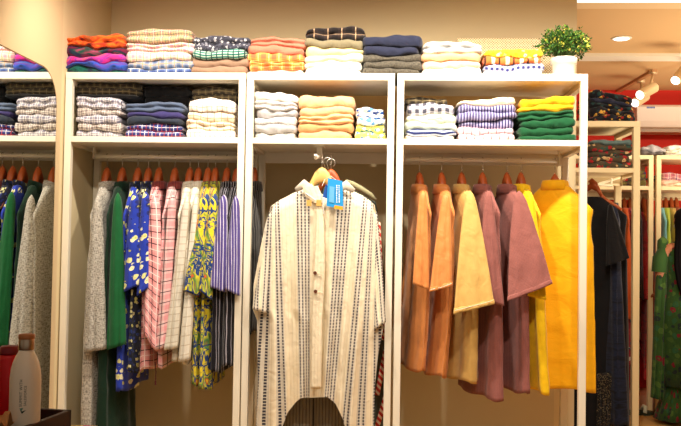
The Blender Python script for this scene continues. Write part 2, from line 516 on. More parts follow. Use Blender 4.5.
defm('slate', 'plain', (84, 98, 124))
defm('purple_navy', 'plain', (58, 52, 104))
defm('dark_slate', 'plain', (44, 52, 66))
defm('navy_red_plaid', 'plaid', (54, 62, 130), (30, 32, 76), (226, 220, 226), (190, 70, 80), p=0.035)
defm('black', 'plain', (20, 18, 18))
defm('beige_check', 'check', (236, 218, 190), (170, 130, 100), p=0.03)
defm('white_brown_check', 'check', (240, 232, 222), (160, 120, 100), p=0.022)
defm('grey_a', 'melange', (222, 218, 212), (170, 166, 166))
defm('grey_b', 'plain', (176, 172, 172))
defm('sand', 'plain', (226, 176, 128))
defm('sand2', 'plain', (212, 156, 104))
defm('blue_floral', 'floral', (228, 228, 224), (44, 84, 170), (70, 120, 190), (30, 60, 140), (90, 140, 190), sc_=1.6)
defm('yellow_floral', 'floral', (226, 216, 96), (60, 110, 170), (246, 240, 200), (90, 140, 150), (240, 240, 230), sc_=2)
defm('bigcheck', 'gingham', (216, 212, 220), (70, 70, 84), p=0.032)
defm('pale_mint', 'tiedye', (170, 196, 150), (232, 236, 214), (244, 238, 220), (150, 180, 140))
defm('pale_aqua', 'plain', (204, 218, 206))
defm('navy_stripe', 'hstripe', (40, 48, 96), (190, 200, 220), p=0.02)
defm('indigo_stripe', 'stripe', (160, 154, 190), (40, 36, 92), p=0.0125)
defm('pink_lines', 'check', (240, 204, 208), (120, 70, 90), p=0.035)
defm('cream', 'plain', (244, 226, 196))
defm('yellow', 'plain', (250, 184, 20))
defm('green', 'plain', (16, 80, 44))
defm('dark_floral', 'floral', (22, 20, 26), (140, 34, 26), (24, 30, 44), (200, 150, 60), (30, 60, 60), sc_=1.6)
defm('red_floral', 'floral', (74, 62, 44), (184, 34, 40), (40, 70, 60), (196, 160, 110), (150, 30, 34), sc_=1.4)
defm('grey_teal', 'plain', (96, 118, 116))

g = 'folded clothes on top of the racks'
TOP = ZT1
stack(61, 125, 35, TOP, [(F['orange_tiedye'], 'orange tie-dyed', 1.9, 'scarf'), (F['plum_pattern'], 'plum and green patterned', 1.2, 'scarf'), (F['magenta_purple'], 'magenta and purple', 1.1, 'scarf'), (F['blue_purple'], 'blue and violet', 0.8, 'scarf'), (F['teal_dark'], 'dark teal', 0.7, 'scarf')], 'scarf stack beside the mirror', 'folded scarves on the left rack', seed=1, scale=1.3)
stack(123, 192, 30, TOP, [(F['pink_check'], 'pink and olive checked', 1.4), (F['cream_check'], 'cream and pink checked', 1.1), (F['cream_check'], 'cream checked', 1.0), (F['bluegrey_check'], 'blue-grey checked', 0.8), (F['denim_check'], 'denim-blue checked', 0.7)], 'pastel check stack above the mirror-side rack', g, seed=2, scale=1.1)
stack(189, 247, 36, TOP, [(F['grey_geo'], 'grey printed', 1.7), (F['teal_stripe'], 'teal striped', 1.0), (F['taupe'], 'taupe', 1.0), (F['taupe'], 'brown-grey', 0.9)], 'grey print and taupe stack over the checked shirts', g, seed=3)
stack(246, 303, 38, TOP, [(F['rose'], 'dusty rose', 1.0), (F['rose'], 'rose-brown', 0.9), (F['orange_plaid'], 'orange and yellow plaid', 0.9), (F['orange_plaid'], 'pink-orange plaid', 1.0), (F['white'], 'white', 0.5)], 'rose and orange stack above the kaftan', g, seed=4)
stack(304, 361, 27, TOP, [(F['black_plaid'], 'black windowpane plaid', 1.6), (F['olive_grey'], 'olive-grey', 1.1), (F['cream_yellow'], 'cream-yellow', 1.0), (F['pale_green'], 'pale sage', 0.9), (F['white'], 'white', 0.9), (F['white'], 'plain white', 0.7)], 'tallest stack, above the kaftan hook', g, seed=5, scale=1.2)
stack(361, 420, 36, TOP, [(F['navy'], 'navy', 1.2), (F['navy'], 'dark navy', 0.9), (F['charcoal_olive'], 'charcoal', 0.8), (F['charcoal_olive'], 'charcoal-olive', 0.8), (F['charcoal_olive'], 'dark olive', 0.7)], 'navy and charcoal stack bridging two racks', g, seed=6)
stack(421, 482, 43, TOP, [(F['light_grey'], 'light grey', 1.3), (F['peach'], 'peach', 1.0), (F['pinkish'], 'salmon-pink', 0.9), (F['white'], 'white', 0.8)], 'pale grey and peach stack above brown shirts', g, seed=7, tilt=-0.006)
stack(483, 543, 50, TOP, [(F['yellow_print'], 'yellow printed', 0.9), (F['orange_block'], 'orange and cream block-striped', 1.0), (F['blue_gingham'], 'blue gingham', 0.9), (F['white'], 'white', 0.6)], 'stack beside the potted plant', g, seed=8)
g = 'folded clothes inside the left rack'
SH = ZS1
stack(75, 121, 97, SH, [(F['navy_white_plaid'], 'white and navy plaid', 1.5), (F['blk_white_plaid'], 'black and white plaid', 0.9), (F['navy_white_plaid'], 'grey-blue plaid', 0.9), (F['blk_white_plaid'], 'white and charcoal plaid', 1.0), (F['navy_white_plaid'], 'pale plaid', 0.8)], 'plaid stack nearest the mirror', g, seed=9, Y=3.53)
stack(124, 183, 102, SH, [(F['slate'], 'slate-blue', 1.3), (F['purple_navy'], 'purple-navy', 0.7), (F['dark_slate'], 'dark slate', 0.8), (F['navy_red_plaid'], 'navy and red plaid', 0.9), (F['navy_red_plaid'], 'blue and white plaid', 0.8)], 'slate-blue stack on the plaid shelf', g, seed=10, Y=3.53)
stack(186, 237, 100, SH, [(F['white_brown_check'], 'white checked', 1.3), (F['beige_check'], 'beige checked', 0.9), (F['beige_check'], 'cream checked', 1.0), (F['white_brown_check'], 'pale beige checked', 0.8)], 'beige check stack on the plaid shelf', g, seed=11, Y=3.53)
# darker clothes laid on top of those stacks
gb = 'darker folded clothes on the left shelf'
stack(74, 139, 82.5, at(98, 96.5, 3.53).z, [(F['olive_plaid'], 'brown-black plaid', 0.9), (F['olive_plaid'], 'dark olive plaid', 0.9), (F['black'], 'black', 0.4)], 'dark pile on the plaid stack', gb, Y=3.56, depth=0.22, seed=12)
stack(143, 189, 87, at(153, 101.5, 3.53).z, [(F['black'], 'black', 1.1), (F['black'], 'jet black', 0.9)], 'black pile on the slate-blue stack', gb, Y=3.60, depth=0.2, seed=13)
stack(190, 239, 88, at(210, 99.5, 3.53).z, [(F['olive_plaid'], 'olive plaid', 1.0), (F['olive_plaid'], 'dim olive plaid', 1.0)], 'olive pile on the beige check stack', gb, Y=3.58, depth=0.2, seed=14)
g = 'folded clothes inside the centre rack'
stack(254, 296, 93, SH, [(F['white'], 'off-white', 1.1), (F['grey_a'], 'mottled light grey', 1.1), (F['grey_b'], 'ash-grey', 1.0), (F['grey_a'], 'silver-grey', 1.0), (F['grey_b'], 'grey', 1.0), (F['grey_a'], 'pale grey', 0.8)], 'grey stack above the kaftan', g, seed=15, Y=3.53)
stack(298, 352, 96, SH, [(F['peach'], 'light peach', 1.4), (F['sand'], 'sandy', 0.9), (F['peach'], 'peach', 1.0), (F['sand2'], 'tan', 0.9), (F['sand'], 'soft tan', 0.9)], 'peach stack above the kaftan hook', g, seed=16, Y=3.53)
stack(355, 387, 108, SH, [(F['blue_floral'], 'blue and white floral', 1.3), (F['blue_floral'], 'blue floral', 0.9), (F['yellow_floral'], 'yellow and blue floral', 0.9), (F['yellow_floral'], 'pale yellow floral', 0.9)], 'short floral stack above the kaftan', g, seed=17, Y=3.53)
g = 'folded clothes inside the right rack'
stack(405, 455, 104, SH, [(F['bigcheck'], 'grey and white gingham', 1.4), (F['pale_mint'], 'mint and cream', 1.0), (F['pale_aqua'], 'pale aqua', 0.9), (F['navy_stripe'], 'navy striped', 0.7), (F['cream'], 'cream', 0.5)], 'gingham-topped stack', g, seed=18, Y=3.53)
stack(404, 448, 98, at(430, 103.5, 3.53).z, [(F['olive_plaid'], 'black and olive', 1)], 'gingham stack, laid over its top', g, Y=3.57, depth=0.22, seed=19)
stack(458, 516, 99, SH, [(F['cream'], 'cream', 0.8), (F['indigo_stripe'], 'indigo striped', 0.9), (F['indigo_stripe'], 'purple-blue striped', 1.0), (F['indigo_stripe'], 'blue and white striped', 1.0), (F['pink_lines'], 'pink checked', 0.8), (F['pink_lines'], 'pale pink checked', 0.8)], 'striped stack', g, seed=20, Y=3.53, tilt=0.004)
stack(519, 578, 97, SH, [(F['yellow'], 'golden yellow', 1.1), (F['yellow'], 'yellow', 0.7), (F['green'], 'bottle-green', 1.2), (F['green'], 'green', 1.0), (F['green'], 'dark green', 1.0), (F['green'], 'forest green', 0.8)], 'yellow-green stack', g, seed=21, Y=3.53, tilt=0.006)

# ------------------------------------------------------------------ hangers
def hanger(loc, yaw, mat, label, group, half=0.2, drop=0.10, rail_z=None, th=0.017, hump=0.032, side=True):
    """a shaped wooden clothes hanger; loc is the top of the wooden body"""
    r = empty('clothes_hanger', loc)
    tag(r, label, 'hanger', group)
    c, s = math.cos(yaw), math.sin(yaw)
    def W(w, t, z): return Vector((loc[0] + w * c - t * s, loc[1] + w * s + t * c, loc[2] + z))
    mb = MB(); N = 24; S = 12
    for i in range(N + 1):
        w = (i / N * 2 - 1) * half; q = abs(w) / half
        zc = pl(q, [(0, -hump), (0.18, -hump - 0.022), (0.36, -hump - 0.082), (1.0, -hump - 0.072 - drop)]) if side else -hump - drop * pl(q, [(0, 0), (0.14, 0.08), (0.36, 0.62), (1, 1.0)])
        hh = lerp(hump, 0.011, smooth(min(1, q * 1.8)))
        if q > 0.97: hh *= 0.6
        tt = th * (1 - 0.35 * q) * (0.6 if q > 0.97 else 1)
        bow = 0.004 * q * q
        for k in range(S):
            a = 2 * math.pi * k / S
            mb.v.append(W(w, math.cos(a) * tt + bow, zc + math.sin(a) * hh))
    for i in range(N):
        for k in range(S):
            k2 = (k + 1) % S
            mb.f.append([i * S + k, i * S + k2, (i + 1) * S + k2, (i + 1) * S + k])
    mb.f.append(list(range(S))[::-1]); mb.f.append([N * S + k for k in range(S)])
    mb.build('hanger_body', mat, r, smooth=True)
    rz = (rail_z if rail_z is not None else RAIL_Z) - loc[2]
    pts = [W(0, 0, -0.01), W(0, 0, rz - 0.03), ]
    R = 0.0135
    # hook in the plane across the rail (world Y)
    for k in range(11):
        a = math.radians(-80 + 25 * k)
        pts.append(Vector((loc[0], loc[1] + R * math.sin(a + math.pi / 2) * 1.0 - 0.0, loc[2] + rz - R * math.cos(a + math.pi / 2))))
    pts = [W(0, 0, -0.01), W(0, 0, rz - 0.028)]
    for k in range(12):
        a = math.radians(-90 + 22 * k)
        pts.append(Vector((loc[0], loc[1] + R * math.cos(a), loc[2] + rz + R * math.sin(a))))
    MB().tube(pts, 0.0016, 8).build('hook', M_CHROME, r, smooth=True)
    return r

# ------------------------------------------------------------------ garments
def add_solid(o, th=0.0015):
    md = o.modifiers.new('cloth_thickness', 'SOLIDIFY'); md.thickness = th; md.offset = -1
    return o

def body_mesh(loc, yaw, L, wsh, whem, drop, tn, tc, th, fold, kf, seed, mat, name, root, hemcurve=0.02, sway=(0, 0), neck=0.062, wch=None):
    c, s = math.cos(yaw), math.sin(yaw)
    rnd = random.Random(seed)
    ph = [rnd.uniform(0, 6.28) for _ in range(6)]
    NR, NS = 56, 72
    mb = MB()
    for i in range(NR + 1):
        q = i / NR
        if q < 0.22:
            r = q / 0.22
            z = -drop * r; w = lerp(neck, wsh, r ** 0.92); t = lerp(tn, tc * 0.85, r)
            z += 0.0
        else:
            r = (q - 0.22) / 0.78
            z = -drop - (L - drop) * r
            wc = wch or wsh
            w = lerp(wsh, wc, smooth(r * 4)) if r < 0.25 else lerp(wc, whem, (r - 0.25) / 0.75)
            w -= 0.012 * math.sin(min(1, r * 5) * math.pi)
            t = lerp(tc * 0.85, tc, min(1, r * 3)) if r < 0.33 else lerp(tc, th, (r - 0.33) / 0.67)
        A = fold * smooth((-z - 0.06) / (L * 0.6))
        dep = -z / L
        for k in range(NS):
            a = 2 * math.pi * k / NS
            ca, sa = math.cos(a), math.sin(a)
            pw = 0.75
            tt = t * math.copysign(abs(sa) ** pw, sa) * (1 - 0.35 * ca * ca * (1 if q < 0.3 else 0.4))
            fz = A * (math.sin(kf * a + ph[0] + 1.2 * dep) * 0.6 + math.sin((kf * 1.7) * a + ph[1] - 1.5 * dep) * 0.4 + 0.5 * math.sin(3 * a + ph[2]))
            # keep the seam continuous
            fz *= 1.0
            ww = w * ca + sway[0] * dep * dep
            tt += fz + sway[1] * dep * dep
            ww += 0.4 * A * math.sin(5 * a + ph[3] + dep * 2)
            cr = 0.003 * noise.noise(Vector((a * 2, z * 14, seed)))
            zz = z
            if i == NR: pass
            zz += (hemcurve * (-(ca * ca) * -1.0)) * smooth((dep - 0.8) / 0.2)
            zz += 0.006 * math.sin(4 * a + ph[4]) * smooth((dep - 0.85) / 0.15)
            mb.v.append(Vector((loc[0] + ww * c - (tt + cr) * s, loc[1] + ww * s + (tt + cr) * c, loc[2] + zz)))
            mb.uv.append(((k / NS if k <= NS / 2 else 1 - k / NS) * 2 * (wsh + 0.02) * 1.1 * (1 if k <= NS / 2 else 1), z * 1.0))
    for i in range(NR):
        for k in range(NS):
            k2 = (k + 1) % NS
            mb.f.append([i * NS + k, i * NS + k2, (i + 1) * NS + k2, (i + 1) * NS + k][::-1])
    o = mb.build(name, mat, root, smooth=True)
    return add_solid(o)

def sleeve(top, hl, hr, Y0, Y1, mat, root, seed=0, minor=0.02, bulge=0.6, top_w=0.02, name='sleeve', folds=0.004, cuff=False, closed=0.1, uvs=1.0, depth_slant=0.0):
    """a hanging sleeve between a shoulder pixel and the two ends of its hem"""
    P0 = at(top[0], top[1], Y0); A = at(hl[0], hl[1], Y1 + depth_slant); B = at(hr[0], hr[1], Y1 - depth_slant)
    P1 = (A + B) / 2; D = (B - A); wid = D.length / 2; md = D.normalized()
    L = (P1 - P0).length
    rnd = random.Random(seed + 77); ph = [rnd.uniform(0, 6.28) for _ in range(5)]
    NR, NS = 36, 36
    mb = MB()
    ax = (P1 - P0).normalized()
    for i in range(NR + 1):
        q = i / NR
        c = P0.lerp(P1, q)
        cap = math.sqrt(1 - (1 - min(1, q / closed)) ** 2) if q < closed else 1
        w = lerp(top_w, wid, q ** bulge) * (cap * 0.9 + 0.1)
        mn = lerp(minor * 1.2, minor, q) * (cap * 0.96 + 0.04)
        d0 = Vector((1, 0.0, 0)).lerp(md, smooth(q))
        d0.normalize()
        nr = Vector((0, 1, 0)) if abs(d0.y) < 0.6 else Vector((1, 0, 0))
        n2 = d0.cross(Vector((0, 0, 1))).normalized()
        crease = 0.0035 * smooth(q * 3)
        for k in range(NS):
            a = 2 * math.pi * k / NS
            ca, sa = math.cos(a), math.sin(a)
            f = folds * q * (math.sin(6 * ca + ph[0] + q * 2.5) + 0.6 * math.sin(11 * ca + ph[1] - 3 * q))
            f += crease * noise.noise(Vector((ca * 2.0, q * 7, seed + 0.5)))
            off = n2 * (mn * sa + f)
            p = c + d0 * (w * ca) + off
            mb.v.append(p); mb.uv.append(((1 - ca) * w * 1.0 * uvs, -q * L))
    for i in range(NR):
        for k in range(NS):
            k2 = (k + 1) % NS
            mb.f.append([i * NS + k, i * NS + k2, (i + 1) * NS + k2, (i + 1) * NS + k][::-1])
    mb.f.append(list(range(NS)))
    o = mb.build(name, mat, root, smooth=True)
    add_solid(o)
    if cuff:
        mb = MB()
        for j, q in enumerate((0.955, 0.965, 0.985, 1.0)):
            c = P0.lerp(P1, q); w = lerp(top_w, wid, q ** bulge)
            for k in range(NS):
                a = 2 * math.pi * k / NS; ca, sa = math.cos(a), math.sin(a)
                g_ = 0.0022 if j else 0
                f = folds * q * (math.sin(6 * ca + ph[0] + q * 2.5) + 0.6 * math.sin(11 * ca + ph[1] - 3 * q))
                d0 = md; n2 = d0.cross(Vector((0, 0, 1))).normalized()
                mb.v.append(c + d0 * ((w + g_) * ca) + n2 * ((minor + g_) * sa + f)); mb.uv.append(((1 - ca) * w, -q * L))
        for i in range(3):
            for k in range(NS):
                k2 = (k + 1) % NS
                mb.f.append([i * NS + k, i * NS + k2, (i + 1) * NS + k2, (i + 1) * NS + k][::-1])
        add_solid(mb.build('sleeve_hem', mat, root, smooth=True))
    return o

def collar(loc, yaw, mat, root, r0=0.052, t0=0.03, h=0.026, flap=0.04, gap=0.5, seed=0, front=1):
    """shirt collar: a stand and a turned-down flap, open towards local +t (front=1) or -t"""
    c, s = math.cos(yaw), math.sin(yaw)
    mb = MB(); NS = 40
    rows = [(0.0, 1.0, -0.012), (0.3, 1.0, h * 0.5), (0.5, 0.98, h), (0.6, 1.08, h * 1.06), (0.8, 1.16, h * 0.6), (1.0, 1.26, h - flap)]
    for j, (q, sc1, z) in enumerate(rows):
        for k in range(NS + 1):
            a = math.radians(-90 + 180) * front + gap / 2 + (2 * math.pi - gap) * k / NS
            e = abs(k / NS * 2 - 1) ** 3
            zz = z - (0.012 * e if j >= 3 else 0.010 * e) - 0.022 * e * (1 if j >= 4 else 0.3)
            w = r0 * sc1 * math.cos(a); t = t0 * sc1 * math.sin(a) + 0.0
            w += 0.003 * math.sin(5 * a + seed)
            mb.v.append(Vector((loc[0] + w * c - t * s, loc[1] + w * s + t * c, loc[2] + zz)))
            mb.uv.append((k / NS * 0.4, q * 0.08))
    for j in range(len(rows) - 1):
        for k in range(NS):
            a = j * (NS + 1) + k
            mb.f.append([a, a + 1, a + NS + 2, a + NS + 1])
    o = mb.build('collar', mat, root, smooth=True)
    return add_solid(o, 0.002)

def side_shirt(name, label, cat, px, mat, pybot, yaw, seed, group, pyneck=187, tc=0.028, th=0.032, fold=0.007, kf=6, wsh=0.195, whem=0.20, drop=0.135,
               sl=None, slmat=None, colmat=None, hemcurve=0.0, sway=(0, 0), Y=None, hang=True, hlabel=None, hmat=None, front=1, cuff=False, twh=None, hgroup=None, hpy=167, sl_minor=0.02, sl_topw=0.012, sl_bulge=0.72, collar_on=True, hump=0.032, th_h=0.017, sl_Y=(-0.172, -0.212), sl_up=(4, 12)):
    Y = Y or RAIL_Y
    nk = at(px, pyneck, Y)
    root = empty(name, (nk.x, nk.y, nk.z))
    tag(root, label, cat, group)
    yw = math.radians(yaw)
    L = nk.z - at(px, pybot, Y).z
    body_mesh(nk, yw, L, wsh, whem, drop, 0.034, tc, th, fold, kf, seed, mat, 'shirt_body' if 'shirt' in name else 'garment_body', root, hemcurve, sway)
    if collar_on:
        collar(nk + Vector((0, 0, -0.004)), yw, colmat or mat, root, seed=seed, front=front)
    if sl:
        for e in sl:
            sleeve((e[0][0] + sl_up[0], e[0][1] - sl_up[1]), e[1], e[2], Y + sl_Y[0], Y + sl_Y[1], e[3] if len(e) > 3 else (slmat or mat), root, seed=seed, cuff=cuff, minor=sl_minor, top_w=sl_topw, bulge=sl_bulge)
    if hang:
        ht = at(px, hpy, Y)
        hanger((ht.x, ht.y, ht.z), yw, hmat or M_WOODR, hlabel, hgroup, half=wsh - 0.068, drop=drop * 0.72, hump=hump, th=th_h)
    return root

defm('grey_melange', 'melange', (196, 190, 178), (112, 106, 98), sc_=0.8)
defm('green_shirt', 'plain', (20, 96, 50))
defm('shaded_green', 'plain', (12, 44, 28))  # green shirt's body and collar, with their shade put into the colour
defm('blue_yellow_floral', 'floral', (36, 58, 168), (226, 222, 150), (30, 40, 110), (236, 232, 190), (40, 60, 160), (196, 190, 90), sc_=1.4)
defm('black_yellow_floral', 'floral', (26, 32, 50), (206, 200, 110), (40, 60, 130), (214, 208, 150), (30, 40, 90), sc_=2.2)
defm('pink_plaid', 'plaid', (226, 150, 150), (232, 176, 176), (56, 30, 44), (246, 224, 220), p=0.05)
defm('pinkwhite_plaid', 'plaid', (234, 200, 198), (222, 146, 150), (60, 34, 46), p=0.045)
defm('red_plaid_dark', 'plaid', (150, 70, 66), (110, 44, 46), (50, 26, 34), p=0.045)
defm('white_lines', 'check', (214, 208, 192), (184, 170, 146), p=0.03)
defm('white_lines2', 'check', (222, 216, 200), (196, 182, 158), p=0.04)
defm('tropical', 'leafy', (226, 206, 44), (34, 62, 120), (60, 130, 70), (220, 90, 40), sc_=0.5)
defm('tropical_dark', 'leafy', (190, 186, 50), (20, 40, 70), (30, 80, 60), (200, 80, 40), sc_=0.6)
defm('purple_stripe', 'pin', (80, 68, 132), (206, 200, 220), p=0.012)
defm('black_pin', 'pin', (18, 16, 24), (170, 166, 176), p=0.02)
defm('copper', 'plain', (214, 136, 72), rough=0.42)
defm('khaki', 'plain', (214, 172, 96), rough=0.55)
defm('mauve', 'check', (150, 92, 84), (122, 70, 68), p=0.006)
defm('saffron', 'plain', (255, 190, 14), rough=0.6)
defm('saffron2', 'plain', (255, 206, 20), rough=0.6)

LG = 'shirts hanging sideways in the left rack'
HG = 'reddish wooden hangers in the left rack'
def hl(t): return 'reddish wooden hanger holding the ' + t
side_shirt('shirt', 'long mottled grey shirt hanging nearest the mirror', 'shirt', 107, F['grey_melange'], 452, 90, 11, LG, sl=[((94, 208), (84, 352), (106, 349))], tc=0.03, th=0.055, hlabel=hl('long mottled grey shirt'), hgroup=HG, fold=0.008)
side_shirt('shirt', 'long bottle-green shirt hanging next to the mottled grey one', 'shirt', 122.5, F['shaded_green'], 452, 90, 12, LG, sl=[((114, 205), (107, 350), (126, 344), F['green_shirt'])], colmat=F['shaded_green'], tc=0.03, th=0.07, hlabel=hl('long bottle-green shirt'), hgroup=HG, fold=0.01)
side_shirt('shirt', 'royal blue shirt with yellow flowers and a short sleeve', 'shirt', 138, F['blue_yellow_floral'], 384, 90, 13, LG, sl=[((131, 206), (124, 292), (141, 284))], colmat=F['black_yellow_floral'], hlabel=hl('royal blue floral shirt'), hgroup=HG, tc=0.026, th=0.03)
side_shirt('shirt', 'darker blue and yellow floral shirt beside the pink plaid one', 'shirt', 148.5, F['black_yellow_floral'], 366, 90, 14, LG, sl=[((142, 204), (137, 296), (149, 288), F['blue_yellow_floral'])], hlabel=hl('darker floral shirt'), hgroup=HG, tc=0.022, th=0.024)
side_shirt('shirt', 'pink plaid shirt with black lines and a hanging drawstring', 'shirt', 159, F['pink_plaid'], 364, 90, 15, LG, sl=[((152, 206), (143, 330), (157, 352))], colmat=F['red_plaid_dark'], hlabel=hl('pink plaid shirt'), hgroup=HG, tc=0.022, th=0.028)
side_shirt('shirt', 'pink and white plaid shirt with red-brown plaid collar', 'shirt', 175, F['pinkwhite_plaid'], 362, 90, 16, LG, sl=[((169, 207), (156, 350), (168, 346))], colmat=F['red_plaid_dark'], hlabel=hl('pink and white plaid shirt'), hgroup=HG, tc=0.02, th=0.022)
side_shirt('shirt', 'off-white shirt with thin brown check lines', 'shirt', 190, F['white_lines'], 354, 90, 17, LG, sl=[((184, 208), (164, 350), (178, 348))], hlabel=hl('off-white check-lined shirt'), hgroup=HG, tc=0.02, th=0.024)
side_shirt('shirt', 'plain off-white shirt beside the yellow tropical shirts', 'shirt', 198.5, F['white_lines2'], 358, 90, 18, LG, sl=[((193, 208), (179, 362), (190, 360))], hlabel=hl('plain off-white shirt'), hgroup=HG, tc=0.018, th=0.02)
side_shirt('shirt', 'yellow tropical leaf shirt beside the off-white shirts', 'shirt', 208, F['tropical'], 378, 90, 19, LG, sl=[((203, 206), (183, 290), (200, 296))], colmat=F['tropical_dark'], hlabel=hl('first yellow tropical shirt'), hgroup=HG, tc=0.024, th=0.034)
side_shirt('shirt', 'yellow tropical leaf shirt beside the purple striped shirts', 'shirt', 215.5, F['tropical'], 382, 90, 20, LG, sl=[((211, 206), (198, 288), (212, 300))], colmat=F['tropical_dark'], hlabel=hl('second yellow tropical shirt'), hgroup=HG, tc=0.024, th=0.036)
side_shirt('shirt', 'black pinstripe shirt with purple striped sleeve, beside the yellow tropical shirts', 'shirt', 227, F['black_pin'], 366, 90, 21, LG, sl=[((220, 207), (209, 286), (226, 292), F['purple_stripe'])], hlabel=hl('black pinstripe shirt beside the tropical shirts'), hgroup=HG, tc=0.026, th=0.032)
side_shirt('shirt', 'black pinstripe shirt with purple striped sleeve, against the rack post', 'shirt', 237, F['black_pin'], 360, 90, 22, LG, sl=[((233, 207), (224, 288), (240, 296), F['purple_stripe'])], hlabel=hl('black pinstripe shirt against the post'), hgroup=HG, tc=0.026, th=0.03)
# drawstring of the pink shirt
pk = bpy.data.objects['shirt.004']
o = MB().tube([at(155, 362, 3.5), at(156, 372, 3.5), at(155.5, 382, 3.5)], 0.0022, 8).tube([at(155.5, 381, 3.5), at(155.5, 385, 3.5)], 0.004, 8).build('drawstring', solid('dark_red_cord', (80, 24, 26)), pk)
# dark striped shirt showing through the open side of the centre rack
defm('black_pin2', 'pin', (24, 22, 26), (120, 116, 110), p=0.016)
side_shirt('shirt', 'black striped shirt showing between the post and the kaftan', 'shirt', 254, F['black_pin2'], 330, 90, 23, None, sl=[], Y=3.74, tc=0.04, th=0.03, wsh=0.17, hlabel='reddish hanger just behind the double post holding the black striped shirt', hump=0.03)

RG = 'shirts hanging sideways in the right rack'
HR = 'reddish wooden hangers in the right rack'
RY = RAIL_Y
kw = dict(hgroup=HR, pyneck=190, hpy=172, front=-1, sl_bulge=0.8, sl_minor=0.010, sl_up=(0, 6), wsh=0.18, drop=0.11)
side_shirt('shirt', 'copper satin shirt nearest the post by the kaftan', 'shirt', 419.6, F['copper'], 366, 104, 31, RG, sl=[((423, 197), (413, 284), (429, 290))], hlabel=hl('copper shirt nearest the kaftan'), tc=0.026, th=0.036, sway=(0.03, 0.03), sl_Y=(-0.185, -0.232), **kw)
side_shirt('shirt', 'copper satin shirt beside the khaki one, hem stitched white', 'shirt', 441.8, F['copper'], 371, 104, 32, RG, sl=[((446, 199), (430, 292), (452, 286))], hlabel=hl('copper shirt beside the khaki one'), tc=0.028, th=0.036, sway=(0.03, 0.04), cuff=True, sl_Y=(-0.185, -0.252), **kw)
side_shirt('shirt', 'khaki gold shirt with white stitched sleeve hem', 'shirt', 461.8, F['khaki'], 376, 108, 33, RG, sl=[((470, 197), (454, 314), (494, 304))], hlabel=hl('khaki shirt'), tc=0.028, th=0.05, sway=(0.02, 0.01), cuff=True, sl_Y=(-0.185, -0.262), **kw)
side_shirt('shirt', 'mauve shirt beside the khaki one, hanging lowest', 'shirt', 482.6, F['mauve'], 392, 108, 34, RG, sl=[((488, 197), (480, 300), (504, 306))], hlabel=hl('mauve shirt beside the khaki one'), tc=0.03, th=0.05, sl_Y=(-0.185, -0.228), **kw)
side_shirt('shirt', 'mauve shirt beside the yellow one with a wide sleeve', 'shirt', 507, F['mauve'], 386, 110, 35, RG, sl=[((519, 197), (508, 301), (552, 284))], hlabel=hl('wide-sleeved mauve shirt'), tc=0.03, th=0.034, cuff=True, sl_Y=(-0.185, -0.262), **kw)
side_shirt('shirt', 'bright yellow shirt hanging between mauve and orange-yellow shirts', 'shirt', 521, F['saffron2'], 386, 108, 36, RG, sl=[((530, 200), (528, 296), (546, 300))], hlabel=hl('bright yellow shirt'), tc=0.03, th=0.03, sway=(0.0, -0.03), sl_Y=(-0.185, -0.222), **kw)
kw['hpy'] = 173; kw['pyneck'] = 186
side_shirt('shirt', 'orange-yellow shirt turned with its back outward beside the end post', 'shirt', 555, F['saffron'], 386, 142, 37, RG, sl=[((582, 215), (573, 368), (592, 372))], hlabel=hl('orange-yellow shirt turned outward'), tc=0.04, th=0.05, whem=0.19, fold=0.012, hump=0.036, th_h=0.02, sl_Y=(-0.06, -0.05), **kw)
def stitch(root, pts, Y):
    MB().tube([at(x, y, Y) for x, y in pts], 0.0011, 6).build('stitching', solid('white_thread', (245, 235, 215)), root)
roots = [o for o in bpy.data.objects if o.name.startswith('shirt') and o.type == 'EMPTY']
stitch(roots[14], [(430.5, 289.5), (441, 287.5), (451.5, 283.5)], RAIL_Y - 0.266)
stitch(roots[15], [(455, 310.5), (475, 305.5), (493, 300.5)], RAIL_Y - 0.276)
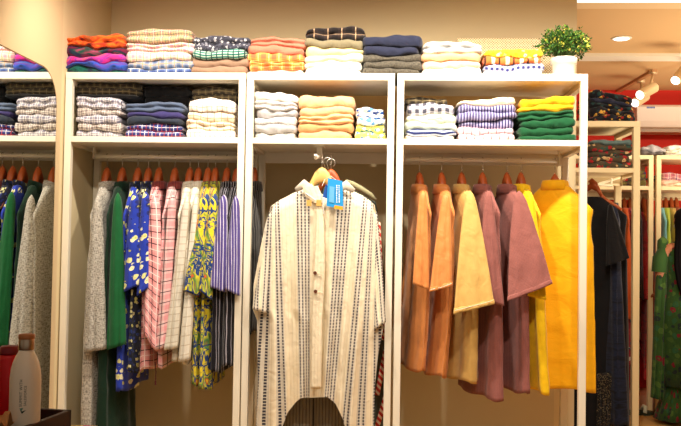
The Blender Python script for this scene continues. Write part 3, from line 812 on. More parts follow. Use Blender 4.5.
#PART3
# ------------------------------------------------------------------ the kaftan on the face-out arm
def kaftan_cloth(name, mat, root, Y, left, right, ytop, ybot, refs, NU=120, NV=90, fold=0.012, nf=9, seed=1, bulge=0.045, back=0.09, shoulder_soft=0.03):
    """front sheet hanging between a left and a right outline, closed at the sides by a back sheet"""
    mb = MB(); rnd = random.Random(seed); ph = [rnd.uniform(0, 6.28) for _ in range(5)]
    for side in (0, 1):
        for j in range(NV + 1):
            v = j / NV
            for i in range(NU + 1):
                s = i / NU; c = s * 2 - 1
                y0 = pl(s, ytop); y1 = pl(s, ybot)
                if side: y0 -= 0; y1 = min(y1, 470)
                py = lerp(y0, y1, v)
                x0, x1 = pl(py, left), pl(py, right)
                px = lerp(x0, x1, s)
                A = fold * smooth((v - 0.05) / 0.6)
                edge = max(0.0, 1 - abs(c) ** 6)
                d = bulge * (1 - c * c) ** 0.5
                w = A * (math.sin(nf * c * 1.6 + ph[0] + 0.7 * v) * 0.6 + 0.5 * math.sin(nf * c * 3.1 + ph[1] - 0.8 * v)) * edge
                w += (0.004 * noise.noise(Vector((c * 9, v * 9, seed))) + 0.0016 * math.sin(c * 46 + 3 * math.sin(v * 5)) * smooth(v * 3)) * edge
                top = shoulder_soft * (1 - smooth(v / 0.06))
                if side == 0: yy = Y - d + w + top
                else: yy = Y + 0.004 + back * (1 - c * c) ** 0.5 - w * 0.5 - top * 0.5
                p = at(px, py, yy)
                mb.v.append(p)
                if refs:
                    t = max(0, min(1, (py - 200) / 220))
                    curve = [(lerp(a, b, t), u) for a, b, u in refs]
                    if px < curve[0][0]: U = curve[0][1] + (px - curve[0][0]) / 250
                    elif px > curve[-1][0]: U = curve[-1][1] + (px - curve[-1][0]) / 250
                    else: U = pl(px, curve)
                else: U = p.x
                mb.uv.append((U, p.z))
    n = (NV + 1) * (NU + 1)
    for side in (0, 1):
        o_ = side * n
        for j in range(NV):
            for i in range(NU):
                a = o_ + j * (NU + 1) + i
                f = [a, a + NU + 1, a + NU + 2, a + 1]
                if side: f = f[::-1]
                mb.f.append(f)
    for i, flip in ((0, 1), (NU, 0)):
        for j in range(NV):
            a = j * (NU + 1) + i
            f = [a, a + NU + 1, n + a + NU + 1, n + a]
            mb.f.append(f if flip else f[::-1])
    for i in range(NU):
        s = (i + 0.5) / NU
        if abs(s - 0.5) > 0.16:
            mb.f.append([i, i + 1, n + i + 1, n + i])
    return mb.build(name, mat, root, smooth=True)

# stripe pattern of the kaftan: U marks the woven bands
t = NT('cloth_kaftan', 0.9, 0, 0.1, 0.15)
u, v = t.uv()
base = srgb((236, 222, 192)); line = srgb((198, 180, 146)); navy = srgb((44, 42, 58)); blue = srgb((140, 150, 172))
out = t.mix(t.math('MULTIPLY', t.band(u, 0.03, 0, 0.2), 0.35), base, line)
dash = t.band(v, 0.013, 0, 0.72)
def bands(centre, half, n=3):
    global out
    d = t.math('SUBTRACT', u, centre)
    inside = t.math('LESS_THAN', t.math('ABSOLUTE', d), half)
    out = t.mix(t.math('MULTIPLY', inside, 0.30), out, blue)
    for k in range(n):
        c = (k - (n - 1) / 2) * half * 2 / n
        e = t.math('LESS_THAN', t.math('ABSOLUTE', t.math('SUBTRACT', d, c)), half / n * 0.40)
        out = t.mix(t.math('MULTIPLY', t.math('MULTIPLY', e, dash), 0.95), out, navy)
for c, h, n in ((0.02, 0.035, 2), (0.115, 0.03, 2), (0.315, 0.055, 4), (0.62, 0.06, 4), (0.80, 0.032, 2), (0.90, 0.03, 2), (1.0, 0.028, 2)):
    bands(c, h, n)
t.color(out)
h_, _ = t.noise(1, 4, t.vec(30, 40), 0.5); t.bump(h_, 0.6, 0.006)
KM = t.m; F['kaftan'] = KM
KY = 3.47
kn = at(323, 186, KY)
kroot = empty('kaftan', (kn.x, kn.y, kn.z))
tag(kroot, 'cream kaftan with navy woven stripes hanging front-on in the narrow rack', 'kaftan')
left = [(183, 296), (187, 291), (194, 281), (201, 274), (206, 271), (225, 265), (250, 260), (285, 253.5), (310, 253), (320, 257), (345, 257), (380, 258), (430, 256)]
right = [(183, 350), (189, 362), (195, 369), (201, 373.5), (206, 375), (230, 378), (260, 382), (300, 384), (330, 383), (355, 378), (385, 375), (430, 374)]
ytop = [(0, 206), (0.04, 201), (0.13, 193), (0.22, 187), (0.29, 183.5), (0.33, 186), (0.42, 192), (0.5, 195), (0.58, 192), (0.66, 187), (0.73, 185), (0.84, 190), (0.93, 196), (1, 205)]
ybot = [(0, 440), (0.16, 440), (0.22, 428), (0.26, 413), (0.33, 402), (0.37, 398), (0.60, 397), (0.67, 404), (0.73, 418), (0.79, 440), (1, 440)]
refs = [(270, 254, 0.0), (276, 284, 0.115), (303, 306, 0.315), (345, 327, 0.62), (366, 345, 0.80), (373, 361, 0.90), (377, 376, 1.0)]
kaftan_cloth('kaftan_body', KM, kroot, KY, left, right, ytop, ybot, refs, seed=4, fold=0.019)
# under panel with the button placket
def strip(name, mat, root, rows, dy, th=0.003, uvx=0.4, uoff=0.42, NU=14):
    mb = MB()
    rows2 = []
    for k in range(60):
        py = lerp(rows[0][0], rows[-1][0], k / 59)
        rows2.append((py, pl(py, [(r[0], r[1]) for r in rows]), pl(py, [(r[0], r[2]) for r in rows])))
    for py, a, b in rows2:
        for i in range(NU + 1):
            s = i / NU; y = KY - dy - 0.004 * math.sin(s * math.pi) + 0.003 * math.sin(py * 0.06 + s * 3)
            p = at(lerp(a, b, s), py, y); mb.v.append(p); mb.uv.append((uoff + 0.1 * s, p.z))
    for j in range(len(rows2) - 1):
        for i in range(NU):
            a = j * (NU + 1) + i; mb.f.append([a, a + NU + 1, a + NU + 2, a + 1])
    o = mb.build(name, mat, root, smooth=True); add_solid(o, th); return o
strip('placket', KM, kroot, [(203, 317, 323), (230, 316, 324), (270, 314, 325), (320, 312, 322), (389, 311, 321)], 0.066)
strip('neck_band', KM, kroot, [(186, 302, 318), (196, 305, 322), (203, 314, 322)], 0.054, uoff=0.44)
for bx, by in ((315, 273), (315.5, 291.5)):
    p = at(bx, by, KY - 0.078)
    MB().tube([p, p + Vector((0, 0.006, 0))], [0.0075, 0.0065], 14).build('button', solid('brown_button', (96, 50, 30), 0.4), kroot, smooth=False)
    MB().tube([at(bx + 1, by, KY - 0.076), at(bx + 5, by + 0.5, KY - 0.077), at(bx + 8, by + 2, KY - 0.072)], 0.0015, 6).build('button_loop', F['cream'], kroot)
for tx in (309, 319):
    MB().box(tuple(at(tx - 2.6, 206, KY - 0.072)), tuple(at(tx + 2.6, 200, KY - 0.070))).build('tassel', solid('tan_tassel', (206, 160, 84), 0.8), kroot)
MB().tube([at(305, 193, KY - 0.056), at(315, 200, KY - 0.066), at(322, 198, KY - 0.07), at(324, 214, KY - 0.07)], 0.0022, 8).build('neck_tie', F['grey_a'], kroot)
# collar folds at both sides of the neck
for pts, w in (([(296, 190), (304, 184), (312, 190), (322, 197)], 0.02), ([(354, 191), (346, 185), (338, 190), (330, 197)], 0.02)):
    MB().tube([at(x, y, KY - 0.045) for x, y in pts], [w * 0.5, w, w * 0.8, w * 0.3], 16, flat=0.5).build('collar', KM, kroot, smooth=True)
sleeve((271, 212), (252.5, 309), (267, 313), KY + 0.02, KY - 0.03, KM, kroot, seed=3, minor=0.02, top_w=0.004, bulge=0.9, closed=0.02, uvs=2.5, name='sleeve')
sleeve((376, 212), (374, 330), (385.5, 322), KY + 0.02, KY - 0.02, KM, kroot, seed=8, minor=0.018, top_w=0.004, bulge=0.9, closed=0.02, uvs=2.5, name='sleeve')
# hanger of the kaftan
ht = at(322, 167, 3.475)
hanger(tuple(ht), 0.0, M_WOODL, 'light maple hanger holding the striped kaftan', None, half=0.18, drop=0.125, rail_z=RAIL_Z - 0.012, th=0.012, hump=0.034, side=False)
# second outfit hanging behind
defm('slate_kurta', 'plain', (84, 88, 76))
defm('grey_pin', 'pin', (132, 124, 110), (84, 78, 70), p=0.014)
defm('red_trim', 'hstripe', (196, 52, 44), (236, 206, 180), p=0.03)
defm('rib_stripe', 'hstripe', (150, 146, 112), (96, 100, 76), p=0.014)
sroot = empty('kurta', tuple(at(340, 190, 3.60)))
tag(sroot, 'slate-green kurta with red trim half hidden behind the kaftan', 'kurta')
kaftan_cloth('kurta_body', F['slate_kurta'], sroot, 3.61, [(180, 300), (200, 282), (300, 270), (440, 268)], [(180, 346), (192, 368), (202, 376), (240, 381), (300, 387), (440, 386)], [(0, 206), (0.2, 190), (0.4, 184), (0.62, 183), (0.8, 186), (1, 202)], [(0, 440), (1, 440)], None, seed=9, bulge=0.03, fold=0.006, back=0.03)
MB().tube([at(346, 181, 3.575), at(352, 183.5, 3.572), at(362, 189, 3.572), at(371, 195, 3.575), at(375.5, 200, 3.585)], [0.008, 0.011, 0.011, 0.010, 0.006], 14, flat=1.0).build('shoulder_band', F['rib_stripe'], sroot, smooth=True)
def trim_(pts):
    mb = MB()
    P = [at(x, y, 3.545) for x, y in pts]
    mb.tube(P, 0.011, 10, flat=0.3); 
    mb.uv = [(0, q.z + q.x) for q in mb.v]
    mb.build('red_trim', F['red_trim'], sroot, smooth=True)
trim_([(378, 222), (380, 262), (381, 300), (384, 340)])
trim_([(386, 350), (381, 375), (377, 395)]); trim_([(388, 388), (382, 410), (376, 430)])
ht = at(331, 168.5, 3.555)
hanger(tuple(ht), 0.0, M_WOODR, 'reddish hanger just behind the light maple kaftan hanger', None, half=0.17, drop=0.125, rail_z=RAIL_Z - 0.008, th=0.011, hump=0.034, side=False)
troot = empty('trousers', tuple(at(312, 380, 3.55)))
tag(troot, 'grey pinstriped trousers showing below the kaftan hem', 'trousers')
for a, b in ((284, 313), (314, 344)):
    kaftan_cloth('trouser_leg', F['grey_pin'], troot, 3.56, [(360, a), (440, a)], [(360, b), (440, b)], [(0, 362), (1, 362)], [(0, 442), (1, 442)], None, NU=40, NV=20, seed=a, bulge=0.02, fold=0.004, back=0.014)
# swing tag
P = [at(342.5, 181, 3.392), at(343.5, 209, 3.39), at(326.5, 206, 3.39), at(328, 178, 3.392)]
tg = empty('swing_tag', tuple((P[0] + P[2]) / 2))
tag(tg, 'bright blue paper swing tag hanging at the kaftan neck', 'tag')
def card(name, pts, mat, root, th=0.0012):
    mb = MB(); n = len(pts)
    for q in pts: mb.v.append(Vector(q))
    for q in pts: mb.v.append(Vector(q) + Vector((0, th, 0)))
    mb.f.append(list(range(n))[::-1]); mb.f.append([n + i for i in range(n)])
    for i in range(n): mb.f.append([i, (i + 1) % n, n + (i + 1) % n, n + i])
    return mb.build(name, mat, root)
card('card', P, solid('tag_blue', (22, 140, 206), 0.5), tg)
card('orange_band', [at(334.5, 205.2, 3.388), at(343, 206.5, 3.388), at(342.8, 210, 3.388), at(334, 208.5, 3.388)], solid('tag_orange', (238, 160, 30), 0.5), tg)
card('photo_panel', [at(329.5, 186, 3.3885), at(334.5, 187, 3.3885), at(334, 203, 3.3885), at(329, 202, 3.3885)], solid('tag_pale_blue', (96, 170, 214), 0.5), tg)
mb = MB()
rt = random.Random(5)
for x0 in (336.2, 338.6):
    y = 185.0
    while y < 203:
        h = rt.uniform(0.8, 1.6)
        q0, q1 = at(x0, y + h, 3.3882), at(x0 + rt.uniform(0.8, 1.3), y, 3.3888)
        mb.box((q0.x, 3.3882, q0.z), (q1.x, 3.3888, q1.z)); y += h + 0.6
mb.build('printed_text', solid('tag_print', (225, 240, 245), 0.5), tg)
card('second_card', [at(330, 190, 3.405), at(331, 200, 3.405), at(322.5, 197, 3.405), at(326, 184, 3.405)], solid('tag_deep_blue', (24, 84, 170), 0.5), tg)
MB().tube([at(336, 180, 3.395), at(331, 176, 3.41), at(325, 179, 3.43), at(322, 186, 3.415)], 0.001, 6).build('tag_string', F['white'], tg)
# spare chrome hooks hanging at the arm
for i, (hx, hy) in enumerate(((331, 163), (327.5, 161.5))):
    c0 = at(hx, hy, 3.50)
    MB2 = MB().tube([c0 + Vector((0.018 * math.cos(math.radians(a)), 0.004 * i, 0.018 * math.sin(math.radians(a)))) for a in range(-60, 230, 20)] + [c0 + Vector((-0.012, 0.01, -0.03))], 0.0018, 8)
    o = MB2.build('ring_hook', M_CHROME, smooth=True); tag(o, 'chrome hook hanging on the face-out arm above the kaftan', 'hook', 'chrome hooks on the face-out arm')

# ------------------------------------------------------------------ plant, patterned panel
py_ = 3.60
pc = at(563.5, 74, py_); pc.z = TOP
pr = 12.4 / FPX * py_
plant = empty('potted_plant', tuple(pc))
tag(plant, 'bushy green artificial plant in a white pot on the end rack', 'potted plant')
MB().lathe((pc.x, pc.y, TOP + 0.0005), [(pr * 0.80, 0), (pr * 0.84, 0.004), (pr * 0.92, 0.058), (pr * 1.03, 0.060), (pr * 1.06, 0.085), (pr * 1.0, 0.087), (pr * 0.9, 0.08), (pr * 0.1, 0.076)], 40).build('pot', solid('white_ceramic', (240, 232, 214), 0.5, var=0.06, scale=30), plant, smooth=True)
leafm = NT('plant_leaf', 0.6); gi = leafm.node('ShaderNodeTexCoord')
leafm.uv(); fr, _ = leafm.noise(1.0, 0, leafm._uvv)
leafm.color(leafm.ramp(leafm._uv[0], [(0.0, srgb((30, 70, 22))), (0.35, srgb((58, 104, 34))), (0.7, srgb((98, 138, 46))), (0.88, srgb((190, 190, 70))), (1.0, srgb((232, 220, 90)))]))
mb = MB(); rl = random.Random(12)
cc = Vector((pc.x + 0.0, pc.y, TOP + 0.135))
stems = MB()
for k in range(170):
    a = rl.uniform(0, 6.283); e = rl.uniform(-0.25, 1.5)
    d = Vector((math.cos(a) * math.cos(e), math.sin(a) * math.cos(e), math.sin(e)))
    R = rl.uniform(0.75, 1.08)
    tip = cc + Vector((d.x * 0.115 * R, d.y * 0.10 * R, d.z * 0.075 * R + 0.0))
    start = Vector((pc.x + d.x * 0.02, pc.y + d.y * 0.02, TOP + 0.08))
    stems.tube([start, start.lerp(tip, 0.6) + Vector((0, 0, 0.012)), tip], 0.0012, 5, caps=False)
    for q in range(9):
        c0 = start.lerp(tip, rl.uniform(0.55, 1.05)) + Vector([rl.gauss(0, 0.008) for _ in range(3)])
        dr = (d + Vector([rl.uniform(-0.9, 0.9) for _ in range(3)])).normalized()
        sd = dr.cross(Vector([rl.uniform(-1, 1) for _ in range(3)])).normalized()
        L = rl.uniform(0.011, 0.02); w = L * 0.3; n0 = len(mb.v)
        nrm = dr.cross(sd) * 0.0015
        for p in (c0, c0 + dr * L * 0.45 + sd * w + nrm, c0 + dr * L, c0 + dr * L * 0.45 - sd * w + nrm, c0 + dr * L * 0.45 - nrm * 1.2): mb.v.append(p)
        cu = rl.random() ** 1.3 * 0.8 if rl.random() > 0.07 else 1.0
        mb.uv += [(cu, rl.random())] * 5
        mb.f += [[n0, n0 + 1, n0 + 4], [n0 + 1, n0 + 2, n0 + 4], [n0 + 2, n0 + 3, n0 + 4], [n0 + 3, n0, n0 + 4]]
mb.build('foliage', leafm.m, plant)
stems.build('stems', solid('plant_stem', (70, 90, 40), 0.7), plant)
# patterned panel behind the right-hand stacks
pt = NT('lattice_print', 0.8); tcx = pt.node('ShaderNodeTexCoord'); sx = pt.node('ShaderNodeSeparateXYZ'); pt.lk(tcx.outputs['Object'], sx.inputs[0])
a_ = pt.band(pt.math('ADD', sx.outputs[0], sx.outputs[2]), 0.012, 0, 0.4); b_ = pt.band(pt.math('SUBTRACT', sx.outputs[0], sx.outputs[2]), 0.012, 0, 0.4)
pt.color(pt.mix(pt.math('MULTIPLY', pt.math('MAXIMUM', a_, b_), 0.9), srgb((150, 112, 66)), srgb((238, 222, 184))))
x0, x1 = at(455, 50, 4.0).x, at(549, 50, 4.0).x
zt = at(500, 45, 4.0).z
for q in (0,):
    o = MB().box((x0, 3.865, TOP), (x1, 3.885, zt)).build('patterned_board', pt.m, bevel=0.002)
    tag(o, 'cream board with a fine brown lattice pattern behind folded clothes', 'board')
#PART4
# ------------------------------------------------------------------ second row: rack behind the wall end
MY = 4.63
mx1 = at(640, 200, MY).x
mzt = at(625, 121, MY).z; mzs = at(625, 168, MY).z
rackM = rack(mx1 - 0.78, mx1, MY, MY + 0.40, 'beige rack behind the wall end holding black kurtas', M_RACK2, pw=0.036,
             zt=(mzt - 0.032, mzt), zs=((mzs - 0.026, mzs),), rail=(MY + 0.2, mzs - 0.075, mx1 - 0.74, mx1 - 0.05))
mb = MB().tube([at(599, 184, MY + 0.02), at(636, 172, MY + 0.34)], 0.008, 8).tube([at(598, 184.5, MY + 0.02), at(612, 186, MY + 0.02)], 0.007, 8).tube([at(611, 186, MY + 0.02), at(612, 178, MY + 0.02)], 0.006, 8)
mb.build('pale_bars', solid('pale_bar_white', (250, 240, 205), 0.4), rackM)  # pale bars below the shelf, one slanting to the back
g = 'dark printed clothes on the black kurta rack'
stack(588, 637, 93, mzt, [(F['dark_floral'], 'crumpled black and red floral', 1.2), (F['navy'], 'midnight blue', 0.6), (F['dark_floral'], 'black and orange floral', 1.0), (F['dark_floral'], 'black and gold floral', 1.0), (F['dark_floral'], 'black and rust floral', 1.0)], 'dark stack right of the end post', g, Y=MY + 0.02, depth=0.3, seed=40, scale=1.7, tilt=-0.018)
stack(590, 634, 140, mzs, [(F['grey_teal'], 'grey-teal', 0.7), (F['red_floral'], 'red and olive floral', 1.0), (F['red_floral'], 'red floral', 0.9), (F['red_floral'], 'crimson and green floral', 1.0), (F['red_floral'], 'dark red floral', 0.9)], 'red floral stack above the black kurtas', 'red printed clothes above the black kurtas', Y=MY + 0.03, depth=0.3, seed=41, scale=1.3)
# stray cloth of that stack already reads; black garments
defm('black_kurta', 'plain', (16, 15, 17))
defm('black_glitter', 'floral', (20, 18, 16), (96, 82, 56), (30, 26, 22), (120, 104, 74), (50, 44, 34), sc_=7)
defm('navy_kurta', 'tiedye', (12, 14, 24), (26, 34, 56), (16, 20, 34))
GK = dict(Y=MY + 0.2, front=-1, hang=True, collar_on=False)
mrz = mzs - 0.075
def black_garment(px, pyneck, pybot, yaw, mat, label, seed, sl, wsh=0.2, **k):
    nk = at(px, pyneck, MY + 0.2)
    root = empty('kurta', tuple(nk)); tag(root, label, 'kurta')
    body_mesh(nk, math.radians(yaw), nk.z - at(px, pybot, MY + 0.2).z, wsh, 0.21, 0.11, 0.04, 0.045, 0.07, 0.012, 6, seed, mat, 'kurta_body', root, 0.0)
    for e in sl: sleeve(e[0], e[1], e[2], MY + 0.09, MY + 0.02, mat, root, seed=seed, minor=0.016, bulge=0.8, top_w=0.006, closed=0.02)
    return root
k1 = black_garment(592, 197, 440, 150, F['black_kurta'], 'long plain black kurta hanging right of the end post', 51, [((610, 204), (606, 266), (629, 258))])
k2 = black_garment(611, 203, 418, 92, F['navy_kurta'], 'dark navy kurta hanging behind the plain black one', 52, [], wsh=0.13)
kaft = MB()
rg = empty('skirt', tuple(at(607, 372, MY + 0.06)))
tag(rg, 'black glitter-patterned skirt hem hanging below the black kurta', 'skirt')
kaftan_cloth('skirt_body', F['black_glitter'], rg, MY + 0.06, [(340, 598), (440, 596)], [(340, 612), (440, 614)], [(0, 374), (1, 371)], [(0, 436), (1, 436)], None, NU=40, NV=24, seed=3, bulge=0.02, fold=0.008, back=0.02)
h1 = at(592, 178, MY + 0.2)
hanger((h1.x, h1.y, h1.z), math.radians(150), M_WOODR, 'dark red wooden hanger holding the plain black kurta', None, half=0.17, drop=0.08, rail_z=mrz)

# ------------------------------------------------------------------ far racks
FY = 6.12
fz_top = at(645, 155, FY).z; fz_sh = at(645, 186, FY).z
fx1 = at(653.5, 200, FY).x; fx2 = at(656.5, 200, FY).x
rackA = rack(fx1 - 1.0, fx1, FY, FY + 0.42, 'beige far rack seen behind the black kurtas', M_RACK2, pw=0.034, zt=(fz_top - 0.03, fz_top), zs=((fz_sh - 0.028, fz_sh),), rail=(FY + 0.2, fz_sh - 0.085, fx1 - 0.96, fx1 - 0.04))
rackB = rack(fx2, fx2 + 1.0, FY, FY + 0.42, 'beige far rack behind the person in green', M_RACK2, pw=0.034, zt=(fz_top - 0.03, fz_top), zs=((fz_sh - 0.028, fz_sh),), rail=(FY + 0.2, fz_sh - 0.085, fx2 + 0.04, fx2 + 0.96))
defm('dark_grey_fold', 'plain', (104, 96, 92))
defm('pink_blue_plaid', 'plaid', (222, 170, 160), (150, 60, 80), (40, 40, 110), p=0.05)
defm('olive_mix', 'tiedye', (40, 34, 20), (110, 100, 44), (60, 30, 26), (30, 44, 110))
def smallstack(x0, x1, top, base, layers, name, group, seed, Y=FY + 0.03):
    stack(x0, x1, top, base, layers, name, group, Y=Y, depth=0.3, seed=seed, scale=1.8)
smallstack(640, 664, 147, fz_top, [(F['grey_b'], 'ash-grey', 1), (F['dark_grey_fold'], 'charcoal', 0.9)], 'low pile where the far racks meet', 'folded clothes on top of the far racks', 60)
smallstack(666, 694, 146, fz_top, [(F['white'], 'white', 1), (F['cream'], 'cream', 0.8), (F['white'], 'bright white', 0.8)], 'pile on the far rack behind the person', 'folded clothes on top of the far racks', 61)
smallstack(661, 690, 173, fz_sh, [(F['pink_blue_plaid'], 'pink and blue plaid', 1.4), (F['pinkish'], 'pale pink', 0.6), (F['cream'], 'cream', 0.5)], 'shelf pile above the far lime shirt', 'folded clothes in the far rack behind the person', 62)
smallstack(611, 648, 171, fz_sh, [(F['olive_mix'], 'olive', 1), (F['red_floral'], 'dark red printed', 0.8), (F['olive_mix'], 'olive and blue', 0.8)], 'shelf pile behind the kurta rack', 'folded clothes in the far rack behind the kurtas', 63)
defm('far_lime', 'plain', (170, 186, 60)); defm('far_aqua', 'plain', (120, 176, 176)); defm('far_khaki', 'plain', (190, 160, 80)); defm('far_brown', 'plain', (150, 80, 50)); defm('far_red', 'tiedye', (150, 10, 16), (214, 40, 40), (190, 20, 30)); defm('far_orange', 'plain', (206, 90, 40)); defm('far_dark', 'plain', (40, 24, 30))
defm('far_print', 'floral', (170, 40, 50), (230, 220, 200), (40, 50, 90), (200, 60, 60), (230, 220, 200), sc_=1.2)
def far_shirt(px, mat, pybot, seed, label, pyneck=208, hpy=197, lean=0, yaw=85, wsh=0.19, cat='shirt', name='shirt'):
    Y = FY + 0.2
    nk = at(px, pyneck, Y)
    root = empty(name, tuple(nk)); tag(root, label, cat, 'garments hanging in the far racks')
    body_mesh(nk, math.radians(yaw), nk.z - at(px, pybot, Y).z, wsh, 0.19, 0.10, 0.034, 0.03, 0.04, 0.008, 5, seed, mat, 'garment_body', root)
    ht = at(px, hpy, Y)
    hanger(tuple(ht), math.radians(yaw), M_WOODR, 'wooden hanger of the ' + label.split(' hanging')[0], 'hangers in the far racks', half=0.15, drop=0.08, rail_z=fz_sh - 0.085)
far_shirt(660, F['far_aqua'], 330, 71, 'pale aqua shirt hanging in the far rack')
far_shirt(665.5, F['far_lime'], 330, 72, 'lime green shirt hanging in the far rack', yaw=80)
far_shirt(671, F['far_khaki'], 330, 73, 'khaki shirt hanging in the far rack')
far_shirt(676, F['far_brown'], 330, 74, 'brown shirt hanging in the far rack behind the head')
far_shirt(643.5, F['far_red'], 300, 75, 'bright red printed garment hanging between two far rack posts', pyneck=212)
far_shirt(636, F['far_dark'], 300, 76, 'dark plum garment hanging in the far rack')
far_shirt(630, F['far_print'], 363, 77, 'red, white and blue printed garment hanging behind the navy kurta')
far_shirt(624, F['far_orange'], 320, 78, 'burnt orange garment hanging behind the navy kurta')
far_shirt(617, F['far_lime'], 320, 79, 'dull green garment hanging behind the kurta shoulder')
far_shirt(648.5, F['far_red'], 378, 80, 'long deep red garment hanging beside the far posts', pyneck=215, yaw=80)
# red ball bag on the floor, sandals, rug
bc = at(632, 367, 6.45)
bag = empty('round_bag', (bc.x, bc.y, bc.z - 0.16)); tag(bag, 'round dark red bag under the far rack', 'bag')
mb = MB().lathe((bc.x, bc.y, bc.z - 0.16), [(0.04, 0), (0.11, 0.02), (0.155, 0.09), (0.16, 0.16), (0.14, 0.23), (0.09, 0.28), (0.03, 0.31)], 28)
mb.build('bag_body', solid('dark_red_leather', (150, 18, 16), 0.5), bag, smooth=True)
MB().tube([(bc.x - 0.08, bc.y, bc.z + 0.1), (bc.x - 0.06, bc.y, bc.z + 0.2), (bc.x + 0.06, bc.y, bc.z + 0.2), (bc.x + 0.08, bc.y, bc.z + 0.1)], 0.008, 8).build('handle', solid('dark_red_leather', (150, 18, 16), 0.5), bag, smooth=True)
plinth = MB().box((bc.x - 0.35, 6.16, 0.001), (bc.x + 0.35, 6.60, bc.z - 0.161)).build('low_plinth', solid('pinkish_plinth', (196, 140, 110), 0.7), bevel=0.004)
tag(plinth, 'low pinkish plinth under the round red bag', 'plinth')
for i, dx in enumerate((-0.10, 0.04)):
    c = at(633, 396, 6.0); sx_, sy_ = c.x + dx, 6.0
    r = empty('sandal', (sx_, sy_, 0)); tag(r, 'white and green sandal on the floor under the far rack', 'sandal', 'sandals under the far rack')
    mb = MB(); NS = 20
    for z in (0.001, 0.025):
        for k in range(NS):
            a = 2 * math.pi * k / NS
            mb.v.append(Vector((sx_ + 0.12 * math.cos(a) * 0.9, sy_ + (0.045 + 0.008 * math.cos(a)) * math.sin(a), z)))
    for k in range(NS):
        k2 = (k + 1) % NS; mb.f.append([k, k2, NS + k2, NS + k])
    mb.f.append(list(range(NS))[::-1]); mb.f.append([NS + k for k in range(NS)])
    mb.build('sole', solid('dark_sole', (50, 60, 40), 0.7), r)
    MB().tube([(sx_ + 0.03, sy_ - 0.045, 0.02), (sx_ + 0.04, sy_ - 0.02, 0.055), (sx_ + 0.04, sy_ + 0.02, 0.055), (sx_ + 0.03, sy_ + 0.045, 0.02)], 0.014, 10).build('strap', solid('white_strap', (214, 218, 190), 0.6), r, smooth=True)

# ------------------------------------------------------------------ air conditioner on the red wall
ay0, ay1 = 6.72, 6.945
A0 = at(637, 104, ay0); A1 = at(637, 131, ay0)
ac = empty('air_conditioner', (A0.x + 0.45, 6.9, A1.z)); tag(ac, 'white wall-mounted air conditioner on the red wall above the far racks', 'air conditioner')
prof = [(ay1, A1.z + 0.0), (ay0 + 0.06, A1.z), (ay0 + 0.01, A1.z + 0.035), (ay0, A1.z + 0.08), (ay0 + 0.004, A0.z - 0.02), (ay0 + 0.03, A0.z), (ay1, A0.z)]
slab_x(prof, A0.x, A0.x + 0.95).build('casing', solid('white_plastic', (238, 222, 204), 0.45), ac, bevel=0.006)
MB().box((A0.x + 0.03, ay0 + 0.0, A1.z + 0.028), (A0.x + 0.92, ay0 + 0.02, A1.z + 0.034)).box((A0.x + 0.05, ay0 + 0.03, A1.z - 0.004), (A0.x + 0.9, ay0 + 0.14, A1.z + 0.002)).build('air_outlet', solid('beige_vent', (190, 160, 130), 0.6), ac)
lg = at(651, 107.5, ay0)
mb = MB()
for q in range(6): mb.box((lg.x - 0.032 + q * 0.011, ay0 - 0.0015, lg.z - 0.007), (lg.x - 0.025 + q * 0.011, ay0 + 0.006, lg.z + 0.007))
mb.build('logo', solid('pale_blue_print', (70, 110, 190), 0.5), ac)

# ------------------------------------------------------------------ ceiling lights
dl = NT('lamp_glow'); dl.b.inputs['Emission Color'].default_value = (1, 0.95, 0.85, 1); dl.b.inputs['Emission Strength'].default_value = 3
def ceil_at(px, py, z=CEIL_Z):
    d = at(px, py, 1.0) - Vector((0, 0, CAM_Z)); t_ = (z - CAM_Z) / d.z
    return Vector((d.x * t_, d.y * t_, z))
c = ceil_at(621.5, 38)
r = empty('downlight', tuple(c)); tag(r, 'round recessed downlight glowing in the tan ceiling', 'light')
MB().lathe((c.x, c.y, CEIL_Z - 0.006), [(0.052, 0), (0.06, 0.001), (0.062, 0.005)], 30).build('ring', M_TRIM, r, smooth=True)
MB().lathe((c.x, c.y, CEIL_Z - 0.0075), [(0.046, 0), (0.046, 0.001)], 30).build('lens', dl.m, r)
M_SPOT = solid('beige_spot_metal', (206, 178, 132), 0.4, 0.2)
ta, tb = ceil_at(655, 69), ceil_at(615, 92)
tk = MB().box((-0.018, 0, -0.02), (0.018, (tb - ta).length, 0)); 
ang = math.atan2((tb - ta).x, (tb - ta).y)
rz_ = Matrix.Rotation(-ang, 3, 'Z'); tk.v = [ta + rz_ @ q for q in tk.v]
o = tk.build('light_track', solid('tan_track', (190, 140, 90), 0.6)); tag(o, 'tan ceiling track that carries the small spotlights', 'light track')
def spotlight(top, lamp, front, label, rad=0.036, arm_mat=None):
    """top: ceiling point, lamp/front: rear and front centre of the lamp head"""
    r = empty('spotlight', tuple(top)); tag(r, label, 'spotlight')
    A, B = Vector(lamp), Vector(front)
    MB().tube([top, top + Vector((0, 0, -0.03))], 0.03, 14).build('mount', M_SPOT, r, smooth=True)
    MB().tube([top + Vector((0, 0, -0.03)), top.lerp(A.lerp(B, 0.3), 0.6), A.lerp(B, 0.35)], 0.009, 8).build('arm', M_SPOT, r, smooth=True)
    MB().tube([A, A.lerp(B, 0.06), A.lerp(B, 0.94), B], [rad * 0.8, rad, rad, rad * 0.92], 22).build('lamp_head', M_SPOT, r, smooth=False)
    d = (B - A).normalized()
    MB().tube([B - d * 0.002, B + d * 0.003], rad * 0.82, 22).build('lens', dl.m, r)
spotlight(ceil_at(653, 70), at(655, 87, 5.7), at(640, 95, 5.6), 'spotlight on the track aimed down toward the dark folded stack')
spotlight(ceil_at(641, 79), at(646, 96, 6.2), at(635, 103, 6.1), 'lower spotlight half hidden behind the dark folded stack', rad=0.036)
spotlight(ceil_at(688, 62), at(688, 66, 5.3), at(675.5, 80.5, 5.2), 'spotlight at the picture edge above the person', rad=0.034)

